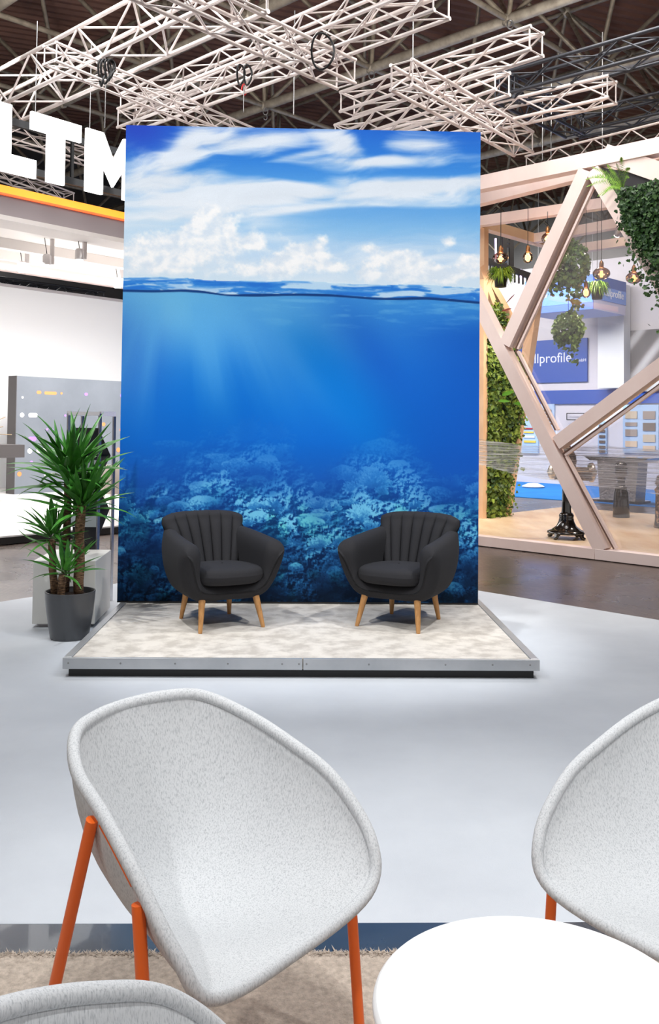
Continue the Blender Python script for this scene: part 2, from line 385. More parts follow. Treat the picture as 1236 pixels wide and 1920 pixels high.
    bc=ramp(band,[(0,(120,184,232)),(.18,(46,124,212)),(.6,(58,138,216)),(1,(48,122,206))])
    bc=mix(bc,(196,222,240),sm(.46,.68,wv)*.9)
    bc=mix(bc,(36,108,204),sm(.46,.3,wv)*.7)
    img=np.where((Y<yt)[...,None],sky,np.where((Y<yb)[...,None],bc,deep))
    thick=1.4+1.2*noise(X/60,Y*0,170)
    img=mix(img,(24,62,124),sm(thick+.8,thick-.6,np.abs(Y-yb)))
    img=mix(img,(225,238,246),.6*sm(1.8,.4,np.abs(Y-yt))*sm(.45,.6,noise(X/30,Y*0,180)))
    return np.clip(img,0,255)
# ------------------------------------------------------------------ hall floor, carpet, rug
A2 = Vector((.720, -.694, 0)); B2 = Vector((.694, .720, 0)); DL = Vector((.647, .763, 0)); DN = Vector((-.763, .647, 0))
m = mat('hall_floor', (96,84,78), .26, spec=.5)
nt = m.node_tree; N = nt.nodes; b = N['Principled BSDF']
g = N.new('ShaderNodeNewGeometry'); mp = N.new('ShaderNodeMapping'); mp.inputs['Rotation'].default_value = (0, 0, radians(46)); nt.links.new(g.outputs['Position'], mp.inputs[0])
br = N.new('ShaderNodeTexBrick'); br.inputs['Scale'].default_value = 7; br.inputs['Color1'].default_value = (*lin((104,90,82)),1); br.inputs['Color2'].default_value = (*lin((84,73,69)),1)
br.inputs['Mortar'].default_value = (*lin((58,50,47)),1); br.inputs['Mortar Size'].default_value = .012; br.inputs['Bias'].default_value = 0
nt.links.new(mp.outputs[0], br.inputs[0])
ns = N.new('ShaderNodeTexNoise'); ns.inputs['Scale'].default_value = 1.4; ns.inputs['Detail'].default_value = 7; nt.links.new(g.outputs['Position'], ns.inputs[0])
mx = N.new('ShaderNodeMix'); mx.data_type = 'RGBA'; mx.blend_type = 'MULTIPLY'; mx.inputs[0].default_value = .55
cr = N.new('ShaderNodeMapRange'); cr.inputs[1].default_value = .3; cr.inputs[2].default_value = .7; cr.inputs[3].default_value = .55; cr.inputs[4].default_value = 1.25
nt.links.new(ns.outputs[0], cr.inputs[0]); nt.links.new(br.outputs['Color'], mx.inputs[6]); nt.links.new(cr.outputs[0], mx.inputs[7]); nt.links.new(mx.outputs[2], b.inputs['Base Color'])
rr = N.new('ShaderNodeMapRange'); rr.inputs[3].default_value = .16; rr.inputs[4].default_value = .42; nt.links.new(ns.outputs[0], rr.inputs[0]); nt.links.new(rr.outputs[0], b.inputs['Roughness'])
bp = N.new('ShaderNodeBump'); bp.inputs['Strength'].default_value = .25; bp.inputs['Distance'].default_value = .004; nt.links.new(br.outputs['Fac'], bp.inputs['Height']); bp.invert = True; nt.links.new(bp.outputs[0], b.inputs['Normal'])
struct('floor', MB().box((0, 18, -.06), (110, 90, .1)), m)

# pale carpet tiles of the stand: its two far edges follow the aisles, the near one the dark strip
pl = Vector((-2.677, 8.033, 0)); pr = Vector((1.438, 8.644, 0)); dl = Vector((.632, .775, 0)); dr = Vector((.716, -.698, 0))
M2 = Matrix(((dl.x, -dr.x), (dl.y, -dr.y))); st = M2.inverted() @ Vector((pr.x-pl.x, pr.y-pl.y)); apex = pl+dl*st[0]
n0 = Vector((-.997, 2.863, 0)); n1 = Vector((1.054, 2.917, 0)); nd = (n1-n0).normalized(); nn = Vector((nd.y, -nd.x, 0))
cm = mat('pale_carpet', (210,215,221), .95, spec=.1, var=(.9, (194,199,206), .35, .72, 6), bump=(420, .35, .003))
def near(x): return n0+nd*((x-n0.x)/nd.x)
poly = [near(-7.0), near(7.0), Vector((7.0, pr.y-(7.0-pr.x)*.975, 0)), apex, Vector((-7.0, pl.y+(-7.0-pl.x)*1.226, 0))]
poly = [p for p in poly]; poly[-1] = near(-6.9)+Vector((-.05, .05, 0))
tag(obj('carpet', MB().prism([Vector((p.x, p.y, -.01)) for p in poly], (0,0,.011)), cm), 'pale blue-grey carpet covering the stand floor around the stage', 'carpet')
sm_ = mat('dark_strip', (40,54,68), .22, spec=.6, coat=.3, var=(3, (50,64,80), .4, .7), bump=(30, .05, .004))
a0 = near(-6.5)+nn*.178; a1 = near(6.5)+nn*.178
struct('trim_1', MB().prism([Vector((p.x, p.y, -.012)) for p in (near(-6.5), near(6.5), a1, a0)], (0,0,.0125)), sm_)
# beige rug with a cut pile and a ragged edge
rm = mat('rug_beige', (216,201,186), .95, spec=.1, var=(55, (180,166,152), .36, .68, 8), bump=(230, .9, .006))
tb = MB(); rnd = random.Random(3)
edge = []
for i in range(261):
    x = -1.6+3.2*i/260; p = near(x)+nn*(.165+rnd.uniform(-.004, .006)); edge.append(Vector((p.x, p.y, -.018)))
tb.prism(edge[::-1]+[Vector((-5.5, 2.6, -.018)), Vector((-5.5, -4, -.018)), Vector((5.5, -4, -.018)), Vector((5.5, 2.85, -.018))], (0,0,.021))
rug = thing('rug', 'beige cut-pile rug under the felt chairs and the white table', 'rug', (0, 0, 0))
obj('rug_base', tb, rm, rug)
pv = []; pf = []
for i in range(6000):
    x = rnd.uniform(-1.15, 1.5); back = rnd.random()*.014
    p = near(x)+nn*(.160+back); h = .0035; a = rnd.uniform(0, 2*pi); w = .004
    tx, ty = rnd.gauss(0, .011), rnd.gauss(0, .011); k = len(pv)
    pv += [(p.x-w*cos(a), p.y-w*sin(a), h-.002), (p.x+w*cos(a), p.y+w*sin(a), h-.002), (p.x+tx, p.y+ty, h+rnd.uniform(.0, .004))]; pf.append((k, k+1, k+2))
q = MB(); q.v = pv; q.f = pf
obj('pile', q, rm, rug, kind='stuff')

# ------------------------------------------------------------------ hall shell
hw = mat('hall_wall', (150,150,149), .8, var=(.3, (138,139,140), .4, .6))
def wall(name, p, q_, z0, z1, m, t=.2):
    p = Vector((p[0], p[1], z0)); q_ = Vector((q_[0], q_[1], z0)); d = (q_-p).normalized(); n = Vector((-d.y, d.x, 0))*t
    return MB().prism([p, q_, q_+n, p+n], (0, 0, z1-z0))
far_c = Vector((3, 47, 0))
struct('wall_right', wall('w', far_c, far_c+A2*70, -.01, 12.2, hw), hw)
hd = mat('hall_wall_unlit', (58,56,56), .8, var=(.3, (48,47,48), .4, .6))  # hall wall again, with the unlit gloom put into its colour
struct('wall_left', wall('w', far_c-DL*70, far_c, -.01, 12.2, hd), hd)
# corrugated brown roof deck on its purlins
dk = mat('roof_deck', (122,86,72), .7, var=(.7, (98,68,58), .35, .7, 6))
dv = []; df = []; per = .33; u = Vector((.93, .36, 0)); w = Vector((-.36, .93, 0)); k = 0
for i in range(-190, 190):
    for (o_, z) in ((0, 0), (.11, 0), (.165, .07), (.275, .07)):
        p = u*0+w*(i*per*1.0+o_)
        for s_ in (-60, 60): 
            c = Vector((0, 24, 11.75+z))+p+u*s_; dv.append(c)
for i in range(len(dv)//2-1): df.append((2*i, 2*i+1, 2*i+3, 2*i+2))
dd = MB(); dd.v = [tuple(p) for p in dv]; dd.f = df
struct('ceiling', dd, dk)
# tubular space frame under the deck
gal = mat('galvanised_pipe', (150,140,124), .45, .35, var=(6, (112,104,92), .35, .7, 6))
gal2 = mat('galvanised_pipe_light', (172,164,150), .45, .3, var=(5, (134,126,114), .35, .7, 6))
ga = Vector((2.395, -2.335, 0)); gb = Vector((2.335, 2.395, 0)); g0 = Vector((.80, 18.8, 9.0)); up_off = (ga+gb)*.5+Vector((0,0,2.35))
frame = thing('space_frame', 'galvanised tubular space frame carrying the brown hall roof', None, (g0.x, g0.y, 9.0), kind='structure')
del frame['label']
def inview(p):
    d = p-CAMP; w_ = d.dot(_F)
    if w_ < 2: return False
    x = PX+FPX*d.dot(_R)/w_; y = PY-FPX*d.dot(_U)/w_
    return -260 < x < 1500 and -320 < y < 400
members = []; nodes = set()
for i in range(-8, 9):
    for j in range(-5, 12):
        n_ = g0+ga*i+gb*j; nu = n_+up_off
        for (p, q_, r) in ((n_, n_+ga, .105), (n_, n_+gb, .055), (nu, nu+ga, .05), (nu, nu+gb, .05), (n_, nu, .048), (n_+ga, nu, .048), (n_+gb, nu, .048), (n_+ga+gb, nu, .048)):
            if (inview(p) or inview(q_)) and ((p+q_)/2).y < 42: members.append((((p+q_)/2-CAMP).length, p, q_, r))
        for p in (n_, nu):
            if inview(p) and p.y < 42: nodes.add(tuple(p))
members.sort(key=lambda t: t[0])
for d_, p, q_, r in members[:280]: rod('tie_rod' if r > .1 else 'strut', p, q_, r, gal2 if r > .1 else gal, frame, 8)
rest = MB()
for d_, p, q_, r in members[280:]: rest.tube([p, q_], r, 5, False)
if rest.v: obj('far_strut', rest, gal, frame, kind='stuff')
for p in sorted(nodes, key=lambda p: (Vector(p)-CAMP).length)[:110]:
    nb = MB().lathe([(.02,-.13),(.10,-.09),(.13,0),(.10,.09),(.02,.13)], p, 10); obj('node', nb, gal2, frame, smooth=True)

# ------------------------------------------------------------------ stage
SZ = .115
sfl = Vector((-1.600, 5.575, 0)); sfr = Vector((1.311, 5.650, 0)); wbl = Vector((-1.672, 7.306, 0)); wbr = Vector((1.213, 7.384, 0))
ex = (sfr-sfl).normalized(); ey = Vector((-ex.y, ex.x, 0)); SW = (sfr-sfl).length; SD = 1.95
stage = thing('stage', 'low carpeted stage with aluminium edging and black kick plate under the armchairs', 'stage', (sfl.x, sfl.y, 0), atan2(ex.y, ex.x))
alu = mat('aluminium', (196,198,200), .35, .55, var=(2.5, (180,183,186), .4, .65))
blk = mat('black_plinth', (26,26,27), .55)
stc = mat('stage_carpet', (226,220,211), .95, spec=.1, var=(7.5, (196,189,180), .42, .62, 7), bump=(380, .5, .004), coords='pos')
def sb(x0, x1, y0, y1, z0, z1): return MB().box(((x0+x1)/2, (y0+y1)/2, (z0+z1)/2), (x1-x0, y1-y0, z1-z0))
obj('kick_plate', sb(.03, SW-.03, .035, SD-.02, .0015, .06), blk, stage, local=True)
half = SW*.5-.003
obj('edge_trim', sb(0, half, 0, .028, .052, SZ+.004), alu, stage, local=True, bevel=.003)
obj('edge_trim', sb(half+.006, SW, 0, .028, .052, SZ+.004), alu, stage, local=True, bevel=.003)
obj('edge_trim', sb(0, .05, .029, SD, .052, SZ+.004), alu, stage, local=True, bevel=.003)
obj('edge_trim', sb(SW-.05, SW, .029, SD, .052, SZ+.004), alu, stage, local=True, bevel=.003)
obj('deck_carpet', sb(.052, SW-.052, .03, SD, .05, SZ), stc, stage, local=True)
steel = mat('screw_steel', (150,150,150), .35, .8)
for x in (.035, .35, .68, 1.0, 1.33, half-.02, half+.026, 1.86, 2.33, 2.62, SW-.06):
    obj('screw', MB().lathe([(.001,0),(.006,.0),(.006,.0015),(.003,.003),(.001,.003)], (x, 0, .088), 8, Matrix.Rotation(radians(90), 3, 'X')), steel, stage, local=True)

# ------------------------------------------------------------------ backdrop with the ocean print
WLEN = (wbr-wbl).length; wx = (wbr-wbl).normalized(); wy = Vector((-wx.y, wx.x, 0)); WH0 = SZ+.003; WH1 = 3.955
backdrop = thing('backdrop_wall', 'tall fabric backdrop printed with sky, sea surface and coral reef behind the armchairs', 'backdrop', (wbl.x, wbl.y, WH0), atan2(wx.y, wx.x))
HH = WH1-WH0
core = mat('backdrop_fabric', (40,72,120), .9, spec=.15)
tb_ = MB(); tb_.prism([(.002,.004,0),(WLEN-.002,.004,0),(WLEN-.002,.12,0),(.002,.12,0)], (0,0,HH-.002))
obj('frame_cover', tb_, core, backdrop, local=True)
obj('bottom_bead', sb(0, WLEN, -.006, .004, 0, .012), mat('black_rubber', (18,18,19), .6), backdrop, local=True)
img = paint_ocean(560, 748)
ny, nx, _ = img.shape
gx_ = np.linspace(0, WLEN, nx); gz_ = np.linspace(HH, 0, ny)
GX, GZ = np.meshgrid(gx_, gz_)
wr = -.0035-.003*np.exp(-((GX-.03)/.05)**2)*np.exp(-(GZ/.5)**2)*np.sin(GX*160)
co = np.stack([GX, wr, GZ], -1).reshape(-1, 3).astype(np.float32)
idx = np.arange(nx*ny).reshape(ny, nx)
quads = np.stack([idx[:-1,:-1], idx[1:,:-1], idx[1:,1:], idx[:-1,1:]], -1).reshape(-1, 4).astype(np.int32)
me = bpy.data.meshes.new('print'); me.vertices.add(len(co)); me.vertices.foreach_set('co', co.ravel())
me.loops.add(quads.size); me.loops.foreach_set('vertex_index', quads.ravel()); me.polygons.add(len(quads))
me.polygons.foreach_set('loop_start', np.arange(0, quads.size, 4, dtype=np.int32)); me.update(calc_edges=True)
s_ = img/255.0; L_ = np.where(s_ <= .04045, s_/12.92, ((s_+.055)/1.055)**2.4)
ca = me.color_attributes.new('ink', 'FLOAT_COLOR', 'POINT')
ca.data.foreach_set('color', np.concatenate([L_, np.ones((ny, nx, 1))], -1).astype(np.float32).ravel())
pm = mat('ocean_print', (128,128,128), .85, spec=.12)
nt = pm.node_tree; N = nt.nodes; at = N.new('ShaderNodeAttribute'); at.attribute_name = 'ink'
ns = N.new('ShaderNodeTexNoise'); ns.inputs['Scale'].default_value = 420; gg = N.new('ShaderNodeNewGeometry'); nt.links.new(gg.outputs['Position'], ns.inputs[0])
mr = N.new('ShaderNodeMapRange'); mr.inputs[3].default_value = .8*PRINT_GAIN; mr.inputs[4].default_value = 1.2*PRINT_GAIN; nt.links.new(ns.outputs[0], mr.inputs[0])
vm = N.new('ShaderNodeVectorMath'); vm.operation = 'SCALE'; nt.links.new(at.outputs['Color'], vm.inputs[0]); nt.links.new(mr.outputs[0], vm.inputs['Scale'])
nt.links.new(vm.outputs[0], N['Principled BSDF'].inputs['Base Color'])
obj('ocean_print', me, pm, backdrop)
# ------------------------------------------------------------------ charcoal armchairs
char = mat('charcoal_wool', (40,40,43), .9, spec=.2, var=(900, (62,62,65), .45, .75, 2), bump=(700, .3, .002), coords='obj')
oak = mat('oak_leg', (198,148,92), .45, var=(14, (170,120,70), .35, .7), coords='obj', stretch=(6, 6, .6))
def cat(P, n, closed=False):
    P = [Vector(p) for p in P]; out = []; m_ = len(P)
    for i in range(m_ if closed else m_-1):
        g = (lambda k: P[k % m_]) if closed else (lambda k: P[min(max(k, 0), m_-1)])
        a, b_, c, d = g(i-1), g(i), g(i+1), g(i+2)
        for j in range(n):
            t = j/n; out.append(.5*((2*b_)+(c-a)*t+(2*a-5*b_+4*c-d)*t*t+(-a+3*b_-3*c+d)*t**3))
    if not closed: out.append(P[-1])
    return out
def make_armchair():
    t = thing('armchair', 'x', 'armchair')
    half_ = [(0,.196),(.15,.194),(.235,.204),(.30,.240),(.348,.31),(.382,.40),(.398,.48),(.396,.545),(.372,.598),(.325,.618),(.276,.602),(.248,.548),(.244,.47),(.242,.40),(.225,.345),(.17,.315),(0,.305)]
    H_ = [(p.x, p.y) for p in cat([(a, b_, 0) for a, b_ in half_], 3)]
    n = len(H_); med = [((H_[i][0]+H_[n-1-i][0])/2, (H_[i][1]+H_[n-1-i][1])/2) for i in range(n)]
    rows = []
    R_ = .085; ys = [-.335+R_*(1-cos(a)) for a in np.linspace(0, pi/2, 8)]+list(np.linspace(-.23, .22, 12))+[.24+R_*sin(a) for a in np.linspace(.05, pi/2, 8)]
    for y in ys:
        d0 = y+.335; d1 = .325-y
        q = min(1, sqrt(max(0, 1-((R_-d0)/R_)**2)) if d0 < R_ else 1, sqrt(max(0, 1-((R_-d1)/R_)**2)) if d1 < R_ else 1); q = max(q, .03)
        tt = (y+.335)/.66; row = []
        for i in list(range(n))+list(range(n-2, 0, -1)):
            sgn = 1 if True else 1
        pts = []
        for i in range(n):
            x = med[i][0]+(H_[i][0]-med[i][0])*q; z = med[i][1]+(H_[i][1]-med[i][1])*q
            lift = max(0, (z-.40)/.2); z2 = z+lift*(.055*tt-.012)-(.05*(1-q)*min(1.1, lift) if y < 0 else 0); x2 = x*(1-.17*tt*tt)*(1-.03*(1-tt)**2)
            yy = y+.10*max(0, 1-(z-.2)/.36)*(1-tt)*.9+.03*(1-tt)*lift*0
            pts.append((x2, yy, z2))
        loop = pts+[(-p[0], p[1], p[2]) for p in pts[::-1]][1:-1]
        rows.append(loop)
    b_ = MB().grid(rows, close_u=True); k = len(rows[0]); last = (len(rows)-1)*k
    # close the thin front and back rims
    def capf(o0):
        fs = []
        for i in range(n//2): fs.append((o0+i, o0+i+1, o0+n-2-i, o0+n-1-i))
        for i in range(n//2):
            a0_ = (k-i) % k; a1_ = k-i-1; c0 = n-1+i; c1 = n+i
            fs.append((o0+a1_, o0+a0_, o0+c0, o0+c1))
        return fs
    b_.f += [f for f in capf(0)]+[f[::-1] for f in capf(last)]
    obj('body', b_, char, t, smooth=True, local=True)
    # channelled back: six seams that fan out towards the top
    cols = []
    NU = 155
    for i in range(NU):
        u = -1+2*i/(NU-1); ch = abs(sin(pi*7*(u+1)/2))**.28; edge_ = max(0, 1-abs(u)**10)**.5
        col_ = []
        top_ = .765-.035*abs(u)**5+.010*(1-u*u)
        for j in range(17):
            s = j/16; z = .33+(top_-.045-.33)*s; w_ = .195+.112*s**.9+.012*s**4
            y = .165+.145*s**1.15-.055*abs(u)**2.2*(1-.35*s)-(.048*ch-.024)*min(1, 3.5*(1-s)+.45)
            col_.append((u*w_, y+(1-edge_)*.05, z))
        w_ = .319
        y0 = col_[-1][1]; th = .125*edge_+.01
        for a in np.linspace(.25, pi-.0, 8): 
            col_.append((u*w_, y0+th/2-th/2*cos(a), top_-.045+.045*sin(a)))
        for s in np.linspace(.85, 0, 6): col_.append((u*(.25+.077*s), .30+.07*s-.05*abs(u)**2.2-(1-edge_)*.05, .24+(top_-.045-.24)*s))
        cols.append(col_)
    obj('backrest', MB().grid(cols), char, t, smooth=True, local=True)
    # loose round-fronted cushion with a welted seam
    def cushion_ring(f, z, dy=0):
        out = []
        for k_ in range(48):
            a = 2*pi*k_/48; c, s = cos(a), sin(a); e = 2/2.7
            x = .262*f*abs(c)**e*(1 if c > 0 else -1); y = .285*f*abs(s)**e*(1 if s > 0 else -1)
            out.append((x*(1-.06*(y/.285)), y-.065+dy, z+.006*(-y/.285)))
        return out
    prof = [(.05,.303),(.6,.304),(.86,.312),(.955,.330),(.995,.352),(.999,.368),(1.003,.371),(.999,.374),(.99,.392),(.955,.410),(.88,.422),(.7,.430),(.4,.436),(.03,.438)]
    obj('seat_cushion', MB().grid([cushion_ring(f, z) for f, z in prof], True), char, t, smooth=True, local=True)
    for (fx, fy, tx, ty) in ((-.235,-.265,-.20,-.20),(.235,-.265,.20,-.20),(-.19,.25,-.165,.20),(.19,.25,.165,.20)):
        obj('leg', MB().tube([(fx,fy,0),(fx,fy,.004),((fx+tx)/2,(fy+ty)/2,.115),(tx,ty,.23)], [.0135,.0145,.020,.026], 14), oak, t, smooth=True, local=True, auto=40)
    return t
ac = make_armchair()
ac.location = (-.785, 6.615, SZ+.001); ac.rotation_euler = (0, 0, .50)
tag(ac, 'charcoal wool armchair with fluted back and oak legs on the stage, turned right', 'armchair', 'armchairs on the stage')
ac2 = copy_tree(ac); ac2.location = (.545, 6.685, SZ+.001); ac2.rotation_euler = (0, 0, -.48)
tag(ac2, 'charcoal wool armchair with fluted back and oak legs on the stage, turned left', 'armchair', 'armchairs on the stage')

# ------------------------------------------------------------------ felt shell chairs
felt = mat('grey_felt', (212,214,216), .95, spec=.1, var=(200, (150,155,160), .47, .80, 6), bump=(220, .35, .004), coords='obj', stretch=(1.6, 1.6, .4))
org = mat('orange_lacquer', (250,112,38), .32, spec=.45)
RIM = [(0.0,-0.2329,0.3936),(0.2567,-0.2522,0.4332),(0.3199,-0.2183,0.5274),(0.3242,-0.1,0.6441),(0.2993,0.0345,0.7168),(0.2689,0.1705,0.7708),(0.2019,0.268,0.8148),(0.1069,0.3138,0.8245),(0.0,0.3366,0.823)]
SPINE = [(0,-.233,.394),(0,-.215,.397),(0,-.14,.388),(0,-.03,.375),(0,.09,.380),(0,.195,.440),(0,.262,.580),(0,.308,.725),(0,.3366,.823)]
def make_felt_chair():
    t = thing('shell_chair', 'x', 'chair')
    full = [Vector(p) for p in RIM]+[Vector((-p[0], p[1], p[2])) for p in RIM[-2:0:-1]]
    rim = cat(full, 8, True); n = len(rim); hn = n//2+1
    right = rim[:hn]; left = [rim[0]]+rim[:hn-2:-1]
    left = [Vector((-p.x, p.y, p.z)) for p in right]
    sp = cat(SPINE, 8)
    rows = []
    K = 16
    for i in range(hn):
        S, Rr = sp[i], right[i]; row = []
        for j in range(-K, K+1):
            s = abs(j)/K; g_ = 1-(1-s)**1.55; h_ = s**1.75
            p = Vector((Rr.x*g_*(1 if j >= 0 else -1), S.y+(Rr.y-S.y)*h_, S.z+(Rr.z-S.z)*h_)); row.append(p)
        rows.append(row)
    b_ = MB().grid(rows)
    o = obj('shell', b_, felt, t, smooth=True, local=True)
    bm = bmesh.new(); bm.from_mesh(o.data); bmesh.ops.remove_doubles(bm, verts=bm.verts, dist=1e-5); bmesh.ops.recalc_face_normals(bm, faces=bm.faces); bm.to_mesh(o.data); bm.free()
    for p in o.data.polygons: p.use_smooth = True
    sd = o.modifiers.new('felt', 'SOLIDIFY'); sd.thickness = .016; sd.offset = 0
    obj('rolled_edge', MB().tube([p+Vector((0,0,-.004)) for p in rim], .015, 12, closed=True), felt, t, smooth=True, local=True)
    for sx in (-1, 1):
        obj('leg', MB().tube([(sx*.330,-.185,0),(sx*.330,-.185,.003),(sx*.336,-.122,.598)], [.0125,.0135,.0135], 14), org, t, smooth=True, local=True, auto=40)
        obj('leg', MB().tube([(sx*.308,.275,0),(sx*.308,.275,.003),(sx*.3085,.062,.703)], [.0125,.0135,.0135], 14), org, t, smooth=True, local=True, auto=40)
        obj('side_rail', MB().tube([Vector((sx*(p.x+.007), p.y, p.z-.018)) for p in right if -.11 < p.y < .05 and p.z > .6], .006, 8), org, t, smooth=True, local=True)
    obj('seat_rail', MB().tube([(-.329,-.15,.40),(-.27,-.14,.352),(-.1,-.12,.342),(.1,-.12,.342),(.27,-.14,.352),(.329,-.15,.40)], .008, 10), org, t, smooth=True, local=True)
    return t
RUGZ = .019
fc = make_felt_chair(); fc.location = (-.254, 2.168, RUGZ-.015); fc.rotation_euler = (0, 0, .905)
tag(fc, 'grey felt shell chair with orange legs, whole seat in view beside the white table', 'chair', 'felt shell chairs')
fc2 = copy_tree(fc); fc2.location = (.909, 2.207, RUGZ-.015); fc2.rotation_euler = (0, 0, -.873)
tag(fc2, 'grey felt shell chair cut off by the right picture edge behind the white table', 'chair', 'felt shell chairs')
fc3 = copy_tree(fc); fc3.location = (-.098, 1.167, RUGZ-.015); fc3.rotation_euler = (0, 0, 2.327)
tag(fc3, 'grey felt shell chair nearest the camera, only its back rim showing bottom left', 'chair', 'felt shell chairs')
# round white table
wl = mat('white_laminate', (250,250,250), .35, spec=.4)
tt = thing('side_table', 'round white side table among the grey felt chairs', 'table', (.404, 1.742, .005))
obj('table_top', MB().lathe([(.02,.440),(.298,.440),(.309,.447),(.311,.454),(.309,.462),(.303,.468),(.02,.468)], n=96), wl, tt, smooth=True, local=True, auto=35)
obj('column', MB().lathe([(.06,.0),(.03,.02),(.025,.04),(.025,.42),(.06,.428),(.06,.440)], n=24), wl, tt, smooth=True, local=True, auto=35)
obj('foot_plate', MB().lathe([(.02,.001),(.20,.001),(.205,.005),(.20,.011),(.02,.014)], n=48), wl, tt, smooth=True, local=True, auto=35)

# ------------------------------------------------------------------ yucca in its pot
potm = mat('pot_grey', (74,76,80), .28, spec=.5)
soil = mat('soil', (72,50,36), .95, var=(60, (40,28,20), .35, .65), bump=(90, 1.0, .02))
bark = mat('yucca_bark', (150,118,88), .9, var=(26, (84,62,46), .4, .62, 5), bump=(40, 1.0, .02), coords='obj', stretch=(1, 1, 3.2))
ylf = mat('yucca_leaf', (82,150,52), .38, spec=.4, rnd=.42, var=(12, (44,104,40), .3, .7), coords='obj')
PC = Vector((-1.848, 6.60, 0)); 
yu = thing('potted_yucca', 'green yucca with several bare trunks in a glossy dark grey pot', 'plant', (PC.x, PC.y, .001))
obj('pot', MB().lathe([(.02,.0),(.128,.0),(.136,.012),(.150,.10),(.165,.20),(.174,.29),(.176,.325),(.178,.330),(.176,.336),(.168,.336),(.163,.325),(.158,.29),(.02,.288)], n=56), potm, yu, smooth=True, local=True, auto=50)
obj('soil', MB().lathe([(.157,.291),(.12,.306),(.06,.312),(.005,.308)], n=40), soil, yu, smooth=True, local=True)
def yleaf(L, w, droop):
    rows = []; n = 9
    for i in range(n):
        s = i/(n-1); wd = w*(.45+.9*s*(1.6-s) if s < .35 else 1.02*(1-((s-.35)/.65)**1.7))*.5+.0006
        z = L*s*(1-.12*droop*s*s); y = -droop*L*.55*s**2.4; f = .35*wd
        rows.append([(-wd, y-f*1.2, z), (-wd*.5, y-f*.3, z), (0, y+f*.6, z), (wd*.5, y-f*.3, z), (wd, y-f*1.2, z)])
    b_ = MB().grid(rows); me_ = b_.mesh('leaf'); me_.materials.append(ylf)
    for p in me_.polygons: p.use_smooth = True
    return me_
LV = [yleaf(.40, .050, .12), yleaf(.44, .052, .30), yleaf(.36, .044, .7), yleaf(.30, .044, .2)]
rnd = random.Random(12)
def trunk(p0, p1, r0, r1, crown, scale, n, spread):
    pts = [p0.lerp(p1, i/6)+Vector((rnd.uniform(-.006,.006), rnd.uniform(-.006,.006), 0)) for i in range(7)]
    rr_ = [r0+(r1-r0)*i/6+rnd.uniform(-.002,.002) for i in range(7)]
    tk = obj('trunk', MB().tube(pts, rr_, 14), bark, yu, smooth=True)
    for (c, k) in crown:
        c = Vector(c)
        for i in range(int(n*k)):
            f = i/(n*k); el = f**.75*spread+rnd.uniform(-.08, .08); az = i*2.399+rnd.uniform(-.3,.3); s = scale*rnd.uniform(.8, 1.08)*(1.0 if f > .15 else .85)
            z = Vector((sin(el)*cos(az), sin(el)*sin(az), cos(el))); out = Vector((cos(az), sin(az), 0))
            if el < .05: z = Vector((rnd.uniform(-.06,.06), rnd.uniform(-.06,.06), 1)).normalized()
            y = (-out+z*out.dot(z))*-1; y = -(out-z*out.dot(z)); y.normalize(); x = y.cross(z)
            M = Matrix(((x.x, y.x, z.x, 0), (x.y, y.y, z.y, 0), (x.z, y.z, z.z, 0), (0,0,0,1)))
            pos = c+Vector((out.x*.018, out.y*.018, -.11*scale*f*f+.02))
            M = Matrix.Translation(pos) @ (M.to_3x3()*s).to_4x4()
            lf = bpy.data.objects.new('leaf', LV[rnd.choice((0,0,1,1,3)) if f < .75 else rnd.choice((1,2,2))]); COL.objects.link(lf); lf.parent = tk
            lf.matrix_basis = wm(tk).inverted() @ M
YD = 6.62
def yp(x, y, dY=0): return ony(x, y, YD+dY)
base = lambda x, dY: Vector((ony(x, 1113, YD+dY).x, YD+dY, .29))
trunk(base(122, .07), yp(128, 895, .07), .030, .026, [(yp(131, 890, .07), 1.0), (yp(118, 872, .05), .45), (yp(143, 868, .09), .45)], 1.08, 34, 1.5)
trunk(base(146, .02), yp(153, 948, .0), .036, .034, [(yp(151, 946, .0), .9), (yp(163, 938, .02), .7)], 1.04, 34, 1.45)
trunk(base(103, .0), yp(97, 1012, -.02), .030, .026, [(yp(97, 1004, -.02), 1.0), (yp(103, 992, .0), .4)], .72, 32, 1.75)
trunk(base(113, -.08), yp(117, 1078, -.10), .027, .028, [(yp(119, 1068, -.10), .8), (yp(126, 1072, -.08), .3)], .74, 26, 1.65)

# ------------------------------------------------------------------ white plinth box and folded display stand behind the plant
wp = mat('white_plinth', (226,226,222), .5, var=(2, (220,220,216), .4, .6))
bfl = onz(62, 1177); bfr = onz(172, 1177); bd = (bfr-bfl).normalized(); bn = Vector((-bd.y, bd.x, 0)); bl = (bfr-bfl).length
bx = thing('white_box', 'white box plinth behind the potted yucca', 'plinth', (bfl.x, bfl.y, .001), atan2(bd.y, bd.x))
obj('body', sb(-.01, bl+.02, 0, .62, .025, .50), wp, bx, local=True, bevel=.004)
obj('recessed_foot', sb(.03, bl-.02, .03, .58, 0, .03), mat('grey_foot', (150,146,148), .6), bx, local=True)
chrome = mat('chrome', (205,205,210), .2, .9)
rk0 = Vector((-1.98, 7.78, 0)); rk = thing('display_stand', 'aluminium display stand with zigzag folded black panels behind the yucca', 'display stand', (rk0.x, rk0.y, .001))
xr = ony(200, 1000, 7.78).x; xl = ony(132, 1000, 7.78).x; dp = .32; zt = 1.62
for (x, y) in ((xr-.045, 7.66), (xr, 7.98), (xl, 7.66), (xl+.03, 7.98)): beam('post', (x, y, 0.0), (x, y, zt), .022, .022, chrome, rk)
beam('top_rail', (xl, 7.66, zt), (xr-.045, 7.66, zt), .03, .03, chrome, rk); beam('top_rail', (xl+.03, 7.98, zt), (xr, 7.98, zt), .03, .03, chrome, rk)
